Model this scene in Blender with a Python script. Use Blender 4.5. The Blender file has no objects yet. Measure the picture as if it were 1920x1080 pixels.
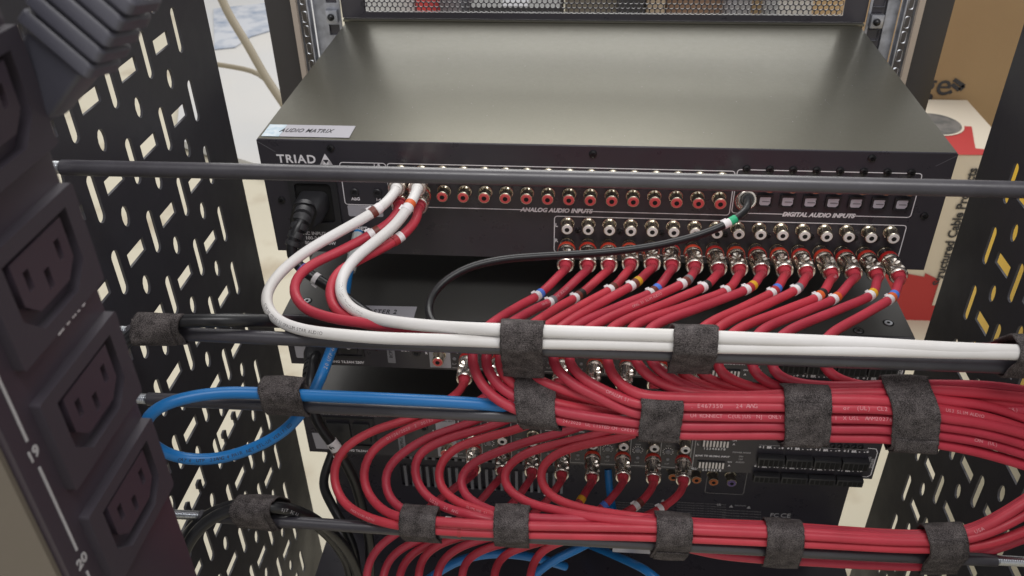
import bpy, bmesh, math, random
from mathutils import Vector, Matrix
random.seed(7)
R = math.radians
sc = bpy.context.scene
COL = sc.collection
# ------------------------------------------------------------------ camera
cam_d = bpy.data.cameras.new('camera'); cam = bpy.data.objects.new('camera', cam_d); COL.objects.link(cam)
cam.location = (-0.00661, -0.50490, 0.23691)
cam.rotation_euler = (0.970545, 0.0170615, 0.0840527)
FPX = 1632.67
cam_d.sensor_width = 36; cam_d.lens = FPX / 1920 * 36
cam_d.clip_start = 0.01; cam_d.clip_end = 50
cam_d.dof.use_dof = True; cam_d.dof.focus_distance = 0.50
cam_d.dof.aperture_fstop = cam_d.lens / 1000 / 0.0013 / 1.0
sc.camera = cam
# ------------------------------------------------------------------ world and lamps
w = bpy.data.worlds.new('World'); sc.world = w; w.use_nodes = True
w.node_tree.nodes['Background'].inputs[0].default_value = (1.0, 0.98, 0.975, 1)
w.node_tree.nodes['Background'].inputs[1].default_value = 0.72
def area(name, loc, tgt, sx, sy, power, col):
    l = bpy.data.lights.new(name, 'AREA'); l.shape = 'RECTANGLE'; l.size = sx; l.size_y = sy
    l.energy = power; l.color = col
    o = bpy.data.objects.new(name, l); COL.objects.link(o); o.location = loc
    d = Vector(tgt) - Vector(loc); o.rotation_euler = d.to_track_quat('-Z', 'Y').to_euler()
    return o
area('ceiling_light', (0.15, -0.75, 1.5), (0, 0, 0), 1.2, 0.35, 14, (1, 0.98, 0.97))
area('ceiling_light', (-0.2, 1.5, 1.6), (0, 0.9, 0), 1.6, 1.0, 22, (1, 0.98, 0.96))
area('lid_fill_light', (-0.1, 2.9, 0.95), (0, 0, 0.1), 2.6, 1.1, 34, (1, 0.985, 0.93))  # added fill beyond the rack to brighten the lid's reflection, no actual window
sc.view_settings.view_transform = 'Standard'; sc.view_settings.look = 'None'
sc.view_settings.exposure = -0.07; sc.view_settings.gamma = 1
sc.render.engine = 'CYCLES'
CM = Matrix.Translation(cam.location) @ cam.rotation_euler.to_matrix().to_4x4()
CO = Vector(cam.location); CR = cam.rotation_euler.to_matrix()
def ray(x, y): return CR @ Vector((x - 960, 540 - y, -FPX))
def at(x, y, Y):            # photo pixel -> world point on the vertical plane at depth Y
    d = ray(x, y); return CO + d * ((Y - CO.y) / d.y)
def atz(x, y, Z):
    d = ray(x, y); return CO + d * ((Z - CO.z) / d.z)
def atx(x, y, X):
    d = ray(x, y); return CO + d * ((X - CO.x) / d.x)
def px(P):
    q = CR.transposed() @ (Vector(P) - CO); return (960 + FPX * q.x / -q.z, 540 - FPX * q.y / -q.z)
# ------------------------------------------------------------------ materials
MATS = {}
def mat(name, col, rough=0.5, metal=0.0, spec=0.5, noise=None, bump=None, coat=0, ior=None):
    if name in MATS: return MATS[name]
    m = bpy.data.materials.new(name); m.use_nodes = True; nt = m.node_tree; b = nt.nodes['Principled BSDF']
    b.inputs['Base Color'].default_value = (*col, 1); b.inputs['Roughness'].default_value = rough
    b.inputs['Metallic'].default_value = metal; b.inputs['Specular IOR Level'].default_value = spec
    if ior: b.inputs['IOR'].default_value = ior
    if coat: b.inputs['Coat Weight'].default_value = coat; b.inputs['Coat Roughness'].default_value = 0.12
    tc = nt.nodes.new('ShaderNodeTexCoord')
    if noise:      # (scale, second colour, lo, hi)
        n = nt.nodes.new('ShaderNodeTexNoise'); n.inputs['Scale'].default_value = noise[0]; n.inputs['Detail'].default_value = 6
        nt.links.new(tc.outputs['Object'], n.inputs['Vector'])
        cr = nt.nodes.new('ShaderNodeValToRGB'); cr.color_ramp.elements[0].position = noise[2]; cr.color_ramp.elements[1].position = noise[3]
        cr.color_ramp.elements[0].color = (*col, 1); cr.color_ramp.elements[1].color = (*noise[1], 1)
        nt.links.new(n.outputs['Fac'], cr.inputs[0]); nt.links.new(cr.outputs[0], b.inputs['Base Color'])
    if bump:       # (scale, strength, distance)
        n2 = nt.nodes.new('ShaderNodeTexNoise'); n2.inputs['Scale'].default_value = bump[0]; n2.inputs['Detail'].default_value = 3
        nt.links.new(tc.outputs['Object'], n2.inputs['Vector'])
        bp = nt.nodes.new('ShaderNodeBump'); bp.inputs['Strength'].default_value = bump[1]; bp.inputs['Distance'].default_value = bump[2]
        nt.links.new(n2.outputs['Fac'], bp.inputs['Height']); nt.links.new(bp.outputs[0], b.inputs['Normal'])
    MATS[name] = m; return m
M_lid = mat('satin_black_lid', (0.134, 0.129, 0.100), 0.36, 0.74, 0.7, bump=(3500, 0.14, 0.0002), noise=(400, (0.144, 0.138, 0.110), 0.35, 0.7))
M_lid2 = mat('amp_lid', (0.105, 0.103, 0.098), 0.38, 0.5, 0.7, bump=(3500, 0.12, 0.0002))
M_panel = mat('black_panel', (0.037, 0.034, 0.043), 0.30, 0.0, 0.6, bump=(2500, 0.06, 0.0002))
M_rack = mat('rack_black', (0.028, 0.027, 0.034), 0.42, 0.0, 0.5, bump=(900, 0.12, 0.0003))
M_post = mat('post_black', (0.026, 0.023, 0.023), 0.4, 0.0, 0.5)
M_rod = mat('rod_sleeve', (0.036, 0.033, 0.042), 0.34, 0.0, 0.9, noise=(60, (0.050, 0.047, 0.058), 0.4, 0.75), bump=(500, 0.1, 0.0004))
M_thread = mat('zinc_thread', (0.55, 0.57, 0.60), 0.28, 1.0)
M_galv = mat('galvanised', (0.30, 0.31, 0.34), 0.42, 0.8, 0.5, noise=(110, (0.50, 0.52, 0.58), 0.35, 0.7))
M_tan = mat('rail_edge', (0.42, 0.36, 0.31), 0.5, 0.3)
M_nick = mat('nickel', (0.82, 0.76, 0.69), 0.22, 1.0)
M_jack = mat('jack_nickel', (0.60, 0.55, 0.44), 0.27, 1.0)
M_red = mat('red_jacket', (0.52, 0.043, 0.070), 0.44, 0, 0.42, noise=(45, (0.42, 0.032, 0.053), 0.35, 0.75), bump=(700, 0.06, 0.0003))
M_white = mat('white_jacket', (0.78, 0.765, 0.76), 0.45, 0, 0.45, noise=(25, (0.68, 0.66, 0.63), 0.35, 0.75))
M_blue = mat('blue_jacket', (0.012, 0.17, 0.47), 0.36, 0, 0.5)
M_blk = mat('black_jacket', (0.011, 0.011, 0.013), 0.33, 0, 0.45, bump=(300, 0.08, 0.0005))
M_plast = mat('black_plastic', (0.024, 0.024, 0.027), 0.42, 0, 0.5, bump=(1800, 0.15, 0.0002))
M_dark = mat('void_black', (0.004, 0.004, 0.004), 0.8)
M_ring = mat('red_ring', (0.52, 0.035, 0.020), 0.4, 0, 0.5, coat=0.4)
M_insr = mat('insulator_red', (0.62, 0.09, 0.09), 0.4)
M_insw = mat('insulator_white', (0.80, 0.76, 0.73), 0.4)
M_inso = mat('insulator_orange', (0.48, 0.13, 0.04), 0.4)
M_insp = mat('insulator_purple', (0.15, 0.10, 0.27), 0.4)
M_ink = mat('white_ink', (0.85, 0.83, 0.86), 0.6)
M_inkd = mat('dim_ink', (0.22, 0.21, 0.21), 0.6)
M_ink2 = mat('jacket_ink', (0.68, 0.28, 0.31), 0.6)
M_ink3 = mat('grey_ink', (0.42, 0.41, 0.42), 0.6)
M_black_ink = mat('black_ink', (0.03, 0.03, 0.035), 0.6)
M_shut = mat('shutter_grey', (0.66, 0.65, 0.72), 0.4)
M_label = mat('label_paper', (0.44, 0.43, 0.47), 0.42)
M_labelb = mat('label_blue', (0.42, 0.56, 0.66), 0.35, noise=(220, (0.62, 0.70, 0.76), 0.4, 0.62))
M_tagw = mat('tag_white', (0.78, 0.75, 0.76), 0.5)
M_pdu = mat('pdu_body', (0.040, 0.030, 0.041), 0.38, 0, 0.5)
M_pdu2 = mat('pdu_outlet', (0.037, 0.031, 0.041), 0.5, 0, 0.5, bump=(1200, 0.1, 0.0003))
M_pside = mat('pdu_side', (0.135, 0.115, 0.090), 0.6)
M_gplug = mat('grey_plug', (0.060, 0.060, 0.078), 0.42, 0, 0.6, bump=(900, 0.15, 0.0003))
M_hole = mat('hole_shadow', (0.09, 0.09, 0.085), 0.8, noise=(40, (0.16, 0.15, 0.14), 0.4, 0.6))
M_brass = mat('brass_contact', (0.60, 0.42, 0.20), 0.3, 1.0)
M_floor = mat('cream_floor', (0.55, 0.51, 0.40), 0.5, 0, 0.4, noise=(7, (0.42, 0.36, 0.26), 0.56, 0.72))
M_card = mat('cardboard', (0.32, 0.215, 0.110), 0.8, noise=(5, (0.275, 0.180, 0.092), 0.3, 0.8), bump=(60, 0.3, 0.002))
M_wbox = mat('white_carton', (0.62, 0.56, 0.46), 0.7)
M_rbox = mat('red_print', (0.42, 0.035, 0.035), 0.6)
M_yel = mat('yellow_plastic', (0.78, 0.48, 0.03), 0.45)
M_sheet = mat('white_sheet', (0.47, 0.48, 0.49), 0.5, noise=(2.0, (0.52, 0.51, 0.49), 0.4, 0.7))
M_gran = mat('mottled_blue', (0.46, 0.48, 0.52), 0.6, noise=(16, (0.20, 0.25, 0.34), 0.46, 0.72))
M_tube = mat('beige_tube', (0.26, 0.225, 0.16), 0.45)
M_screw = mat('black_screw', (0.03, 0.03, 0.032), 0.28, 0.6)
M_gray = mat('mid_grey', (0.22, 0.22, 0.24), 0.5)
M_clear = mat('clear_plug', (0.40, 0.42, 0.42), 0.15, 0, 0.6)
BAND = {'white': M_tagw, 'blue': mat('band_blue', (0.08, 0.20, 0.70), 0.5), 'brown': mat('band_brown', (0.16, 0.035, 0.025), 0.5),
        'black': mat('band_black', (0.02, 0.018, 0.018), 0.5), 'yellow': mat('band_yellow', (0.75, 0.40, 0.02), 0.5),
        'grey': mat('band_grey', (0.20, 0.19, 0.21), 0.5), 'orange': mat('band_orange', (0.68, 0.12, 0.025), 0.5),
        'green': mat('band_green', (0.02, 0.42, 0.20), 0.5), 'red': mat('band_red', (0.42, 0.03, 0.04), 0.5),
        'purple': mat('band_purple', (0.14, 0.10, 0.36), 0.5)}
def vary(m, amt=0.10, hue=0.004):      # slight differences from one object to the next
    nt = m.node_tree; b = nt.nodes['Principled BSDF']; oi = nt.nodes.new('ShaderNodeObjectInfo'); hs = nt.nodes.new('ShaderNodeHueSaturation')
    mr = nt.nodes.new('ShaderNodeMapRange'); mr.inputs['To Min'].default_value = 1 - amt; mr.inputs['To Max'].default_value = 1 + amt
    mh = nt.nodes.new('ShaderNodeMapRange'); mh.inputs['To Min'].default_value = 0.5 - hue; mh.inputs['To Max'].default_value = 0.5 + hue
    nt.links.new(oi.outputs['Random'], mr.inputs['Value']); nt.links.new(oi.outputs['Random'], mh.inputs['Value'])
    nt.links.new(mr.outputs[0], hs.inputs['Value']); nt.links.new(mh.outputs[0], hs.inputs['Hue'])
    src = b.inputs['Base Color'].links[0].from_socket if b.inputs['Base Color'].links else None
    if src: nt.links.new(src, hs.inputs['Color'])
    else: hs.inputs['Color'].default_value = b.inputs['Base Color'].default_value
    nt.links.new(hs.outputs[0], b.inputs['Base Color'])
def smudge(m, scale, lo, hi, stretch=(1, 1, 1)):   # uneven gloss: fingerprints, wear, rub marks
    nt = m.node_tree; b = nt.nodes['Principled BSDF']; tc = nt.nodes.new('ShaderNodeTexCoord'); mp = nt.nodes.new('ShaderNodeMapping')
    mp.inputs['Scale'].default_value = stretch; n = nt.nodes.new('ShaderNodeTexNoise'); n.inputs['Scale'].default_value = scale; n.inputs['Detail'].default_value = 8; n.inputs['Roughness'].default_value = 0.65
    mr = nt.nodes.new('ShaderNodeMapRange'); mr.inputs['From Min'].default_value = 0.3; mr.inputs['From Max'].default_value = 0.7
    mr.inputs['To Min'].default_value = lo; mr.inputs['To Max'].default_value = hi
    nt.links.new(tc.outputs['Object'], mp.inputs['Vector']); nt.links.new(mp.outputs[0], n.inputs['Vector']); nt.links.new(n.outputs['Fac'], mr.inputs['Value']); nt.links.new(mr.outputs[0], b.inputs['Roughness'])
vary(M_red, 0.09, 0.002); vary(M_nick, 0.18, 0.0); vary(M_jack, 0.15, 0.004); vary(M_tagw, 0.1, 0); vary(M_ring, 0.15, 0.006)
smudge(M_red, 120, 0.36, 0.56); smudge(M_lid, 160, 0.345, 0.385); smudge(M_panel, 60, 0.24, 0.40); smudge(M_rod, 140, 0.26, 0.46, (0.25, 1, 1)); smudge(M_rack, 30, 0.34, 0.50); smudge(M_nick, 260, 0.12, 0.34)
def velcro():
    m = bpy.data.materials.new('hook_and_loop'); m.use_nodes = True; nt = m.node_tree; b = nt.nodes['Principled BSDF']
    b.inputs['Roughness'].default_value = 0.95; b.inputs['Specular IOR Level'].default_value = 0.2
    tc = nt.nodes.new('ShaderNodeTexCoord'); mp = nt.nodes.new('ShaderNodeMapping'); mp.inputs['Scale'].default_value = (0.55, 1.4, 1.4)
    nt.links.new(tc.outputs['Object'], mp.inputs['Vector'])
    n = nt.nodes.new('ShaderNodeTexNoise'); n.inputs['Scale'].default_value = 3100; n.inputs['Detail'].default_value = 2
    nt.links.new(mp.outputs[0], n.inputs['Vector'])
    n3 = nt.nodes.new('ShaderNodeTexNoise'); n3.inputs['Scale'].default_value = 160; nt.links.new(tc.outputs['Object'], n3.inputs['Vector'])
    ad = nt.nodes.new('ShaderNodeMath'); ad.operation = 'MULTIPLY_ADD'; ad.inputs[1].default_value = 0.35
    nt.links.new(n3.outputs['Fac'], ad.inputs[0]); nt.links.new(n.outputs['Fac'], ad.inputs[2])
    cr = nt.nodes.new('ShaderNodeValToRGB'); e = cr.color_ramp.elements
    e[0].position = 0.55; e[0].color = (0.024, 0.0205, 0.021, 1); e[1].position = 0.84; e[1].color = (0.215, 0.190, 0.188, 1)
    nt.links.new(ad.outputs[0], cr.inputs[0]); nt.links.new(cr.outputs[0], b.inputs['Base Color'])
    wv = nt.nodes.new('ShaderNodeTexWave'); wv.bands_direction = 'Z'; wv.inputs['Scale'].default_value = 260; wv.inputs['Distortion'].default_value = 3.0; wv.inputs['Detail Scale'].default_value = 60
    nt.links.new(tc.outputs['Object'], wv.inputs['Vector']); hm = nt.nodes.new('ShaderNodeMath'); hm.operation = 'MULTIPLY_ADD'; hm.inputs[1].default_value = 0.45
    nt.links.new(wv.outputs['Fac'], hm.inputs[0]); nt.links.new(n.outputs['Fac'], hm.inputs[2])
    bp = nt.nodes.new('ShaderNodeBump'); bp.inputs['Strength'].default_value = 0.8; bp.inputs['Distance'].default_value = 0.0005
    nt.links.new(hm.outputs[0], bp.inputs['Height']); nt.links.new(bp.outputs[0], b.inputs['Normal'])
    return m
M_vel = velcro()
M_fuzz = mat('strap_fuzz', (0.085, 0.073, 0.070), 0.95, 0, 0.1)
# ------------------------------------------------------------------ object helpers
WM = {}
def thing(name, label, cat, loc=(0, 0, 0), group=None):
    o = bpy.data.objects.new(name, None); COL.objects.link(o); o.location = loc; o.empty_display_size = 0.01
    WM[o] = Matrix.Translation(loc)
    o['label'] = label; o['category'] = cat
    if group: o['group'] = group
    return o
def put(name, me, m, parent=None, M=None, label=None, kind=None):
    o = bpy.data.objects.new(name, me); COL.objects.link(o)
    M = M or Matrix.Identity(4)
    if m and len(me.materials) == 0: me.materials.append(m)
    if parent:
        o.parent = parent; o.matrix_parent_inverse = WM[parent].inverted()
    o.matrix_basis = M; WM[o] = M.copy()
    if label: o['label'] = label
    if kind: o['kind'] = kind
    return o
def tag(o, label, cat, group=None):
    o['label'] = label; o['category'] = cat
    if group: o['group'] = group
def B(): return bmesh.new()
def done(bm, name='m', smooth=False, bevel=0):
    if bevel: bmesh.ops.bevel(bm, geom=bm.edges[:], offset=bevel, segments=2, affect='EDGES', profile=0.6)
    bmesh.ops.recalc_face_normals(bm, faces=bm.faces[:])
    me = bpy.data.meshes.new(name); bm.to_mesh(me); bm.free()
    if smooth:
        for p in me.polygons: p.use_smooth = True
        if smooth != 'full':
            try: me.set_sharp_from_angle(angle=R(35))
            except Exception: pass
    return me
def box(bm, x0, x1, y0, y1, z0, z1):
    v = [bm.verts.new((x, y, z)) for x in (x0, x1) for y in (y0, y1) for z in (z0, z1)]
    for f in ((0, 1, 3, 2), (4, 6, 7, 5), (0, 4, 5, 1), (2, 3, 7, 6), (0, 2, 6, 4), (1, 5, 7, 3)): bm.faces.new([v[i] for i in f])
def boxme(x0, x1, y0, y1, z0, z1, bevel=0):
    bm = B(); box(bm, min(x0, x1), max(x0, x1), min(y0, y1), max(y0, y1), min(z0, z1), max(z0, z1)); return done(bm, 'box', bool(bevel), bevel)
def lathe(prof, n=20, axis='Y'):       # prof: (distance along -Y, radius)
    bm = B(); rings = []
    for d, r in prof:
        rings.append([bm.verts.new((r * math.cos(2 * math.pi * k / n), -d, r * math.sin(2 * math.pi * k / n))) for k in range(n)])
    for a, b in zip(rings, rings[1:]):
        for k in range(n): bm.faces.new((a[k], a[(k + 1) % n], b[(k + 1) % n], b[k]))
    bm.faces.new(rings[0]); bm.faces.new(rings[-1][::-1])
    return done(bm, 'lathe', True)
def catmull(P, step=0.003):
    P = [Vector(p) for p in P]; P = [P[0] * 2 - P[1]] + P + [P[-1] * 2 - P[-2]]; out = []
    for i in range(1, len(P) - 2):
        p0, p1, p2, p3 = P[i - 1:i + 3]
        t0 = 0; t1 = max(1e-5, (p1 - p0).length ** 0.5); t2 = t1 + max(1e-5, (p2 - p1).length ** 0.5); t3 = t2 + max(1e-5, (p3 - p2).length ** 0.5)
        n = max(2, int((p2 - p1).length / step))
        for k in range(n):
            t = t1 + (t2 - t1) * k / n
            A1 = p0 * ((t1 - t) / (t1 - t0)) + p1 * ((t - t0) / (t1 - t0)); A2 = p1 * ((t2 - t) / (t2 - t1)) + p2 * ((t - t1) / (t2 - t1))
            A3 = p2 * ((t3 - t) / (t3 - t2)) + p3 * ((t - t2) / (t3 - t2))
            B1 = A1 * ((t2 - t) / (t2 - t0)) + A2 * ((t - t0) / (t2 - t0)); B2 = A2 * ((t3 - t) / (t3 - t1)) + A3 * ((t - t1) / (t3 - t1))
            out.append(B1 * ((t2 - t) / (t2 - t1)) + B2 * ((t - t1) / (t2 - t1)))
    out.append(P[-2]); return out
def smoothed(C, it=2):
    for _ in range(it): C = [C[0]] + [(C[i - 1] + C[i] * 2 + C[i + 1]) / 4 for i in range(1, len(C) - 1)] + [C[-1]]
    return C
def sweep(bm, C, r, n=12, cap=True):
    rr = r if callable(r) else (lambda i: r)
    T = [(C[min(i + 1, len(C) - 1)] - C[max(i - 1, 0)]).normalized() for i in range(len(C))]
    u = T[0].orthogonal().normalized(); rings = []
    for i, c in enumerate(C):
        u = (u - T[i] * u.dot(T[i])).normalized(); v = T[i].cross(u); q = rr(i)
        rings.append([bm.verts.new(c + (u * math.cos(2 * math.pi * k / n) + v * math.sin(2 * math.pi * k / n)) * q) for k in range(n)])
    for a, b in zip(rings, rings[1:]):
        for k in range(n): bm.faces.new((a[k], a[(k + 1) % n], b[(k + 1) % n], b[k]))
    if cap: bm.faces.new(rings[0][::-1]); bm.faces.new(rings[-1])
def tube(C, r, n=12):
    bm = B(); sweep(bm, C, r, n); return done(bm, 'tube', True)
def plate(outer, holes, t, name='plate'):     # flat plate with real holes: local XY, thickness t along +Z
    cu = bpy.data.curves.new('c', 'CURVE'); cu.dimensions = '2D'; cu.fill_mode = 'BOTH'; cu.extrude = t / 2
    for poly in [outer] + holes:
        s = cu.splines.new('POLY'); s.points.add(len(poly) - 1); s.use_cyclic_u = True
        for p, q in zip(s.points, poly): p.co = (q[0], q[1], 0, 1)
    o = bpy.data.objects.new('t', cu); COL.objects.link(o); dg = bpy.context.evaluated_depsgraph_get()
    me = bpy.data.meshes.new_from_object(o.evaluated_get(dg)); me.name = name
    bpy.data.objects.remove(o); bpy.data.curves.remove(cu)
    for v in me.vertices: v.co.z += t / 2
    return me
def rrect(cx, cy, w_, h_, r=0, n=4):
    if r <= 0: return [(cx - w_ / 2, cy - h_ / 2), (cx + w_ / 2, cy - h_ / 2), (cx + w_ / 2, cy + h_ / 2), (cx - w_ / 2, cy + h_ / 2)]
    out = []
    for sx, sy, a0 in ((1, -1, -90), (1, 1, 0), (-1, 1, 90), (-1, -1, 180)):
        for k in range(n + 1):
            a = R(a0 + 90 * k / n); out.append((cx + sx * (w_ / 2 - r) + r * math.cos(a), cy + sy * (h_ / 2 - r) + r * math.sin(a)))
    return out
TXT = {}
def text(s, size, shear=0, bold=0, spacing=1.0, ext=0.00008, align='CENTER'):
    k = (s, size, shear, bold, spacing, ext, align)
    if k in TXT: return TXT[k]
    cu = bpy.data.curves.new('t', 'FONT'); cu.body = s; cu.size = size; cu.shear = shear; cu.extrude = ext; cu.offset = bold
    cu.align_x = align; cu.align_y = 'CENTER'; cu.space_character = spacing; cu.resolution_u = 3
    o = bpy.data.objects.new('t', cu); COL.objects.link(o); dg = bpy.context.evaluated_depsgraph_get()
    me = bpy.data.meshes.new_from_object(o.evaluated_get(dg)); bpy.data.objects.remove(o); bpy.data.curves.remove(cu)
    TXT[k] = me; return me
def MX(loc, X, Y):   # frame from x axis, y axis
    X = Vector(X).normalized(); Z = X.cross(Vector(Y)).normalized(); Y = Z.cross(X)
    M = Matrix((X, Y, Z)).transposed().to_4x4(); M.translation = Vector(loc); return M
def BACK(x, y, z, rz=0):    # frame on a panel that faces the camera side (-Y)
    return Matrix.Translation((x, y, z)) @ Matrix.Rotation(R(90), 4, 'X') @ Matrix.Rotation(R(rz), 4, 'Z')
def ptext(s, x, z, size, y, parent, m=None, shear=0, bold=0, rz=0, spacing=1.0, name='lettering'):
    return put(name, text(s, size, shear, bold, spacing), m or M_ink, parent, BACK(x, y - 0.0001, z, rz)) if len(TXT.get((s, size, shear, bold, spacing, 0.00008, 'CENTER'), text(s, size, shear, bold, spacing)).materials) == 0 else put(name, text(s, size, shear, bold, spacing).copy(), None, parent, BACK(x, y - 0.0001, z, rz))
def align(M0, p, d):    # frame whose -Y runs along d, at p
    d = Vector(d).normalized(); q = Vector((0, -1, 0)).rotation_difference(d); M = q.to_matrix().to_4x4(); M.translation = p; return M

# ================================================================== setting
bm = B(); box(bm, -6, 6, -2, 9, -0.75, -0.70)
put('floor', done(bm), M_floor, kind='structure')

# ================================================================== equipment rack
rack = thing('equipment_rack', 'open black steel equipment rack with slotted lacing panels around the audio gear', 'rack', (0, 0, -0.70))
P1U = 0.04445
CUT = ((-0.1730, -0.1165), (-0.0880, -0.0315))
def side_panel(sx):
    # local x = world Y, local y = world Z
    y0, y1, z0, z1 = -0.40, 0.0375, -0.62, 0.26
    holes = []
    lace = (-0.192,) if sx < 0 else (-0.192,)
    k0 = int(z0 / P1U) + 1; k1 = int(z1 / P1U) - 1
    for k in range(k0, k1 + 1):
        zc = k * P1U + 0.0292
        for j in range(9):
            ys = -0.0078 - 0.0427 * j; yq = -0.0302 - 0.0427 * j; yo = yq
            def free(y, z, w2, h2): return not any(y + w2 > a0 - 0.002 and y - w2 < a1 + 0.002 and z + h2 > -0.199 and z - h2 < -0.177 for a0, a1 in (CUT if sx < 0 else ()))
            if free(ys, zc, 0.003, 0.013): holes.append(rrect(ys, zc, 0.0070, 0.0272, 0.0035, 4))
            if j < 8:
                if free(yq, zc, 0.009, 0.004): holes.append(rrect(yq, zc, 0.0192, 0.0084))
                if free(yq, zc - 0.0216, 0.0025, 0.006): holes.append([(yo + 0.0038 * math.cos(a * math.pi / 6), zc - 0.0216 + 0.0062 * math.sin(a * math.pi / 6)) for a in range(12)])
    # one lacing cut-out with hooked fingers
    for a0, a1 in (CUT if sx < 0 else ()):
        P = [(a1, -0.1790), (a0, -0.1790), (a0, -0.1970)]
        for f in (0.18, 0.52, 0.86):
            y = a0 + (a1 - a0) * f; P += [(y - 0.0012, -0.1970), (y - 0.0012, -0.1925), (y - 0.0035, -0.1905), (y - 0.0030, -0.1870), (y + 0.0005, -0.1860), (y + 0.0030, -0.1880), (y + 0.0024, -0.1910), (y + 0.0026, -0.1970)]
        holes.append(P + [(a1, -0.1970)])
    me = plate([(y0, z0), (y1, z0), (y1, z1), (y0, z1)], holes, 0.0015)
    X = -0.2535 if sx < 0 else 0.2520
    M = Matrix(((0, 0, 1, X), (1, 0, 0, 0), (0, 1, 0, 0), (0, 0, 0, 1)))
    put('side_panel', me, M_rack, rack, M)
    f = 0.0015
    a, b = (-0.2570, -0.2536) if sx < 0 else (0.2536, 0.2570)
    put('panel_flange', boxme(a, b, y1 + 0.0002, y1 + 0.0022, z0, z1), M_rack, rack)
side_panel(-1); side_panel(1)
HP = [k * P1U + d for k in range(-13, 6) for d in (0.00635 - 0.0022, 0.0222 - 0.0022, 0.0381 - 0.0022)]
for sx in (-1, 1):
    def XX(a, b): return (sx * a, sx * b)
    put('front_post', boxme(*XX(0.268, 0.2935), 0.250, 0.300, -0.70, 0.30, 0.001), M_post, rack)
    put('front_post', boxme(*XX(0.2628, 0.2676), 0.243, 0.2475, -0.62, 0.30), M_tan, rack, label='beige inner strip beside the front post')
    holes = [rrect(sx * 0.2326, z, 0.0095, 0.0095) for z in HP] + [rrect(sx * 0.2590, z - 0.002, 0.0042, 0.0098, 0.0015, 2) for z in HP]
    nh = len(HP); me = plate(rrect(sx * 0.2375, -0.16, 0.0240, 0.92), holes[:nh], 0.0018)
    web = plate(rrect(sx * 0.2590, -0.16, 0.0150, 0.92), holes[nh:], 0.0018)
    rl = put('mounting_rail', me, M_galv, rack, Matrix.Translation((0, 0.2500, 0)) @ Matrix.Rotation(R(90), 4, 'X'))
    put('rail_web', web, M_galv, rl, Matrix.Translation((0, 0.2510, 0)) @ Matrix.Rotation(R(90), 4, 'X'))
    # rolled edge of the rail
    put('rail_edge', boxme(*XX(0.2505, 0.2515), 0.238, 0.2478, -0.62, 0.28, 0.0004), M_galv if sx < 0 else M_tag if False else M_galv, rl)
    # clip nut with its screw end
    cx = sx * 0.2326; cz = HP[45] + 0.0
    cz = min(HP, key=lambda q: abs(q - 0.0045))
    cn = put('cage_nut', boxme(cx - 0.0052, cx + 0.0052, 0.2435, 0.2480, cz - 0.0055, cz + 0.0058, 0.0007), M_nick if False else M_galv, rl)
    bm = B(); bmesh.ops.create_uvsphere(bm, u_segments=14, v_segments=8, radius=0.0031)
    put('screw_end', done(bm, 's', 'full'), M_screw, cn, Matrix.Translation((cx - 0.0005, 0.2428, cz)))
    put('rack_ear', boxme(sx * 0.2266, sx * 0.2405, 0.2504, 0.2524, -0.0880, 0.0900), M_panel, rack, label='dark ear seen through the square rail holes')

# ================================================================== vent panels above the matrix
def vent(label):
    t = thing('vent_panel', label, 'vent panel', (0, 0.253, 0.001))
    p = 0.0046; dy = p * 0.866; rows = 9; x0 = -0.2045; n = 89; hr = 0.00198; bm = B()
    for u in range(4):
        zb = 0.0012 + u * P1U + 0.0058
        for r_ in range(rows):
            for c in range(n):
                cx = x0 + c * p + (p / 2 if r_ % 2 == 0 else 0); cz = zb + hr + 0.0002 + r_ * dy; hexv = []; cv = []
                for k in range(12):
                    a = math.pi / 6 * k + math.pi / 6; rad = (p / 1.7321) if k % 2 == 0 else p / 2
                    hexv.append(bm.verts.new((cx + rad * math.cos(a), 0.2520, cz + rad * math.sin(a)))); cv.append(bm.verts.new((cx + hr * math.cos(a), 0.2520, cz + hr * math.sin(a))))
                iv = [bm.verts.new((v.co.x, 0.2530, v.co.z)) for v in cv]
                for k in range(12):
                    k2 = (k + 1) % 12
                    bm.faces.new((hexv[k], hexv[k2], cv[k2], cv[k])); bm.faces.new((cv[k], cv[k2], iv[k2], iv[k]))
    me = bpy.data.meshes.new('mesh'); bm.to_mesh(me); bm.free(); put('perforated_mesh', me, M_panel, t, kind='stuff')
    fr = plate(rrect(0, 0.0012 + 2 * P1U, 0.4500, 4 * P1U), [rrect(0.0012, 0.0012 + u * P1U + 0.0222, 0.4090, 0.0335) for u in range(4)], 0.0012)
    put('frame', fr, M_panel, t, Matrix.Translation((0, 0.2532, 0)) @ Matrix.Rotation(R(90), 4, 'X'))
    put('bottom_lip', boxme(-0.2240, 0.2240, 0.2475, 0.2518, -0.0010, 0.0008, 0.0003), M_lid, t)
    put('back_edge', boxme(-0.2240, 0.2240, 0.2520, 0.2530, -0.0120, 0.0010), M_panel, t)
vent('black perforated vent panel standing above the back of the lid, cut by the picture edge')

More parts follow.
